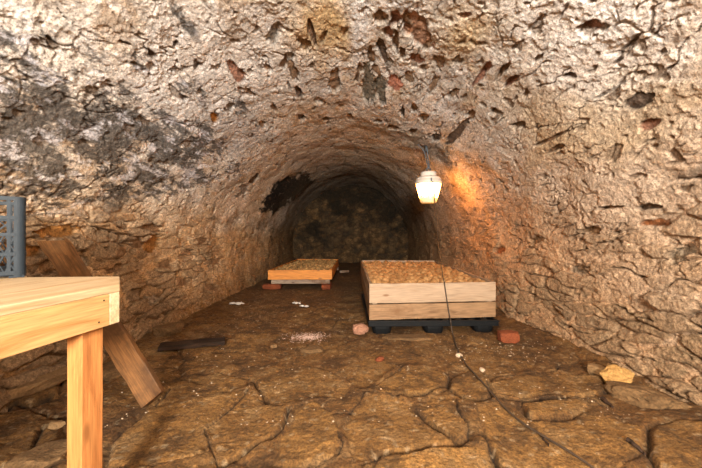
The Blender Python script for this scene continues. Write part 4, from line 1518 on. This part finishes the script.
rnd = random.Random(21)
sp = []
while len(sp) < 700:
    y = 1.6 + 4.2 * rnd.random() ** 1.4
    x = rnd.uniform(-1.35, 1.4)
    if (x > .1 and 3.0 < y < 6) or (x < -.2 and y > 5.3):
        continue
    dens = 1.0 if abs(x) > 1.0 else .55
    if rnd.random() > dens:
        continue
    sp.append((x, y, rnd.choice((.0015, .002, .002, .003, .003, .005))))
for k in range(90):
    q = on_floor(rnd.gauss(500, 35), rnd.uniform(342, 362))
    sp.append((q.x, q.y, rnd.uniform(.002, .006)))
crumbs('plaster_crumbs', 'pale crumbs of fallen plaster strewn over the whole floor', sp, M['crumb'], 'crumbs')
pc = on_floor(308, 336)
sp = []
for k in range(900):
    a, r = rnd.uniform(0, 6.28), abs(rnd.gauss(0, .085))
    sp.append((pc.x + 1.25 * r * math.cos(a), pc.y + 1.0 * r * math.sin(a), rnd.uniform(.0015, .005)))
crumbs('plaster_debris', 'small patch of pinkish white plaster debris in the middle of the floor', sp, M['powder'], 'debris')

# ------------------------------------------------------------------ hanging lamp
LD = 4.62
LAMP = 60.0
pxm = LD / F
lx = (428.5 - 351) * pxm


def lz(py):
    return H + (234 - py) * pxm


zj0 = lz(203.4)
lamp = thing('hanging_lamp', 'lit glass-jar cellar lamp with pale cap hanging from the vault by a wire', 'lamp', (lx, LD, zj0))
M['jar'] = jar_mat()


def zr(py):
    return lz(py) - zj0


jar = lathe('glass_jar', [(.060, zr(203.4)), (.092, zr(203.2)), (.108, zr(202)), (.116, zr(199.5)), (.158, zr(187)), (.164, zr(184.4)), (.150, zr(183.6))], M['jar'], lamp, 40)
lathe('clamp_ring', [(.150, zr(184.4)), (.176, zr(184.2)), (.180, zr(183.2)), (.180, zr(182.2)), (.172, zr(181.4)), (.168, zr(180)), (.150, zr(179.6))], M['cap'], lamp, 40)
lathe('lamp_cap', [(.165, zr(180.4)), (.166, zr(179)), (.140, zr(177.2)), (.110, zr(176.8)), (.106, zr(175.8)), (.106, zr(173.2)), (.098, zr(172.2)), (.05, zr(171.6)), (.02, zr(171.2))], M['cap'], lamp, 40)
for k in range(3):
    a = k * 2.094 + .5
    bm = bmesh.new()
    add_box(bm, (0, 0, 0), (.022, .016, .055), None, .003)
    o = bm_obj('clamp_screw', bm, M['steel'], lamp)
    o.location = (.180 * math.cos(a), .180 * math.sin(a), zr(182))
    o.rotation_euler = (0, 0, a)
ring_pts = [(.026 * math.cos(a), 0, zr(169.4) + .026 * math.sin(a)) for a in np.linspace(0, 2 * math.pi, 17)]
tube('hanging_ring', ring_pts, .007, M['steel'], lamp, 8, False)


def vault_hit(px, py):
    s0, d = surf_pt(px, py)
    d0 = d
    o_ = Vector((0, 0, H))
    dr = Vector(((px - 351) / F, 1, (234 - py) / F))
    # walk out along the sight line until the rough surface is met
    i = int(np.argmin(abs(S1 - s0)))
    j = int(np.argmin(abs(YS - d)))
    best = None
    for dd in np.linspace(d - .4, d + .3, 141):
        p_ = o_ + dr * dd
        rr = math.hypot(p_.x, p_.z - ZC)
        a = math.atan2(p_.z - ZC, p_.x)
        jj = int(np.argmin(abs(YS - dd)))
        ii = int(np.argmin((PX - R0 * math.cos(a)) ** 2 + (PZ - ZC - R0 * math.sin(a)) ** 2))
        hh = h_[jj * NS + ii]
        if rr >= R0 - hh:
            return p_
    return o_ + dr * d0


hook = vault_hit(425.5, 146)
hl = hook - Vector((lx, LD, zj0))
top = Vector((0, 0, zr(168.2)))
mid = hl.lerp(top, .5)
tube('hanging_wire', [hl + Vector((.0, 0, .04)), hl + Vector((.02, -.02, -.05)), mid + Vector((.012, 0, 0)), top + Vector((.008, 0, .03)), top], .0085, M['steel'], lamp, 8)
tube('hanging_wire', [hl + Vector((-.10, .02, .03)), hl + Vector((-.03, -.01, -.06)), mid + Vector((-.016, .01, 0)), top + Vector((-.012, 0, .04)), top + Vector((0, 0, -.01))], .0075, M['steel'], lamp, 8)
tube('wall_hook', [hl + Vector((-.02, .06, .05)), hl + Vector((0, .0, .0)), hl + Vector((0, -.035, -.03)), hl + Vector((0, -.02, -.075)), hl + Vector((0, .012, -.06))], .010, M['steel'], lamp, 8)

# power cord: from the cap, over the front of the deep bin, along the floor towards the camera
cpts = [at_depth(430.9, 175.0, LD - .115), at_depth(433.2, 184, LD - .19), at_depth(435.2, 205, LD - .22), at_depth(438.2, 240, 4.05), at_depth(441.5, 268, 3.48)]
for (px, py, off) in ((443.6, 280.0, .004), (444.5, 284.0, -.016), (447.4, 303, -.018), (449.4, 315, -.028)):
    u = (px - 369.4) / (495.8 - 369.4)
    cpts.append(at_depth(px, py, 3.09 + (3.21 - 3.09) * u + off))
cpts.append(at_depth(450.6, 321, 3.062))
cpts.append(at_depth(451.3, 327, 3.060))
for px, py in ((453.2, 337), (455.5, 345), (460, 356), (467, 368), (478, 383), (490, 396), (505, 411), (522, 426), (545, 441), (566, 454), (590, 469), (612, 486), (660, 520)):
    q = on_floor(px, py)
    q.z = fzmax(q.x, q.y, .012) + .008
    cpts.append(q)
o = tube('power_cord', cpts, .0052, M['cord'], None, 8)
tag(o, 'dark cord dropping from the hanging lamp over the deep bin and along the floor', 'cord')

# ------------------------------------------------------------------ light
def point(name, loc, col, energy, size):
    l = bpy.data.lights.new(name, 'POINT')
    l.color, l.energy, l.shadow_soft_size = col, energy, size
    o = bpy.data.objects.new(name, l)
    COL.objects.link(o)
    o.location = loc
    return o


def area(name, loc, tgt, col, energy, sx, sy):
    l = bpy.data.lights.new(name, 'AREA')
    l.shape = 'RECTANGLE'
    l.size, l.size_y = sx, sy
    l.color, l.energy = col, energy
    o = bpy.data.objects.new(name, l)
    COL.objects.link(o)
    o.location = loc
    o.rotation_euler = (Vector(tgt) - Vector(loc)).to_track_quat('-Z', 'Y').to_euler()
    return o


point('entrance_lamp', (.30, .25, 1.95), (1.0, .91, .79), 118, .03)
area('rear_fill', (.0, -2.7, 1.5), (0, 4, 1.3), (1.0, .935, .84), 610, .5, .7)  # added fill behind the camera to soften falloff; no opening is built there
point('cellar_bulb', (lx, LD - .02, zr(181) + zj0 - .12), (1.0, .62, .26), 0.01, .06)

w = bpy.data.worlds.new('World')
SC.world = w
w.use_nodes = True
w.node_tree.nodes['Background'].inputs[0].default_value = (1, .9, .8, 1)
w.node_tree.nodes['Background'].inputs[1].default_value = 0.0

# ------------------------------------------------------------------ camera
cam = bpy.data.cameras.new('camera')
cam.sensor_width = 36
cam.lens = F / 702 * 36
cam.clip_start = .02
co = bpy.data.objects.new('camera', cam)
COL.objects.link(co)
co.location = (0, 0, H)
co.rotation_euler = (math.pi / 2, 0, 0)
SC.camera = co
SC.view_settings.view_transform = 'Standard'
SC.view_settings.look = 'None'
SC.view_settings.exposure = 0.0
SC.view_settings.gamma = 1.0
SC.view_settings.use_curve_mapping = False
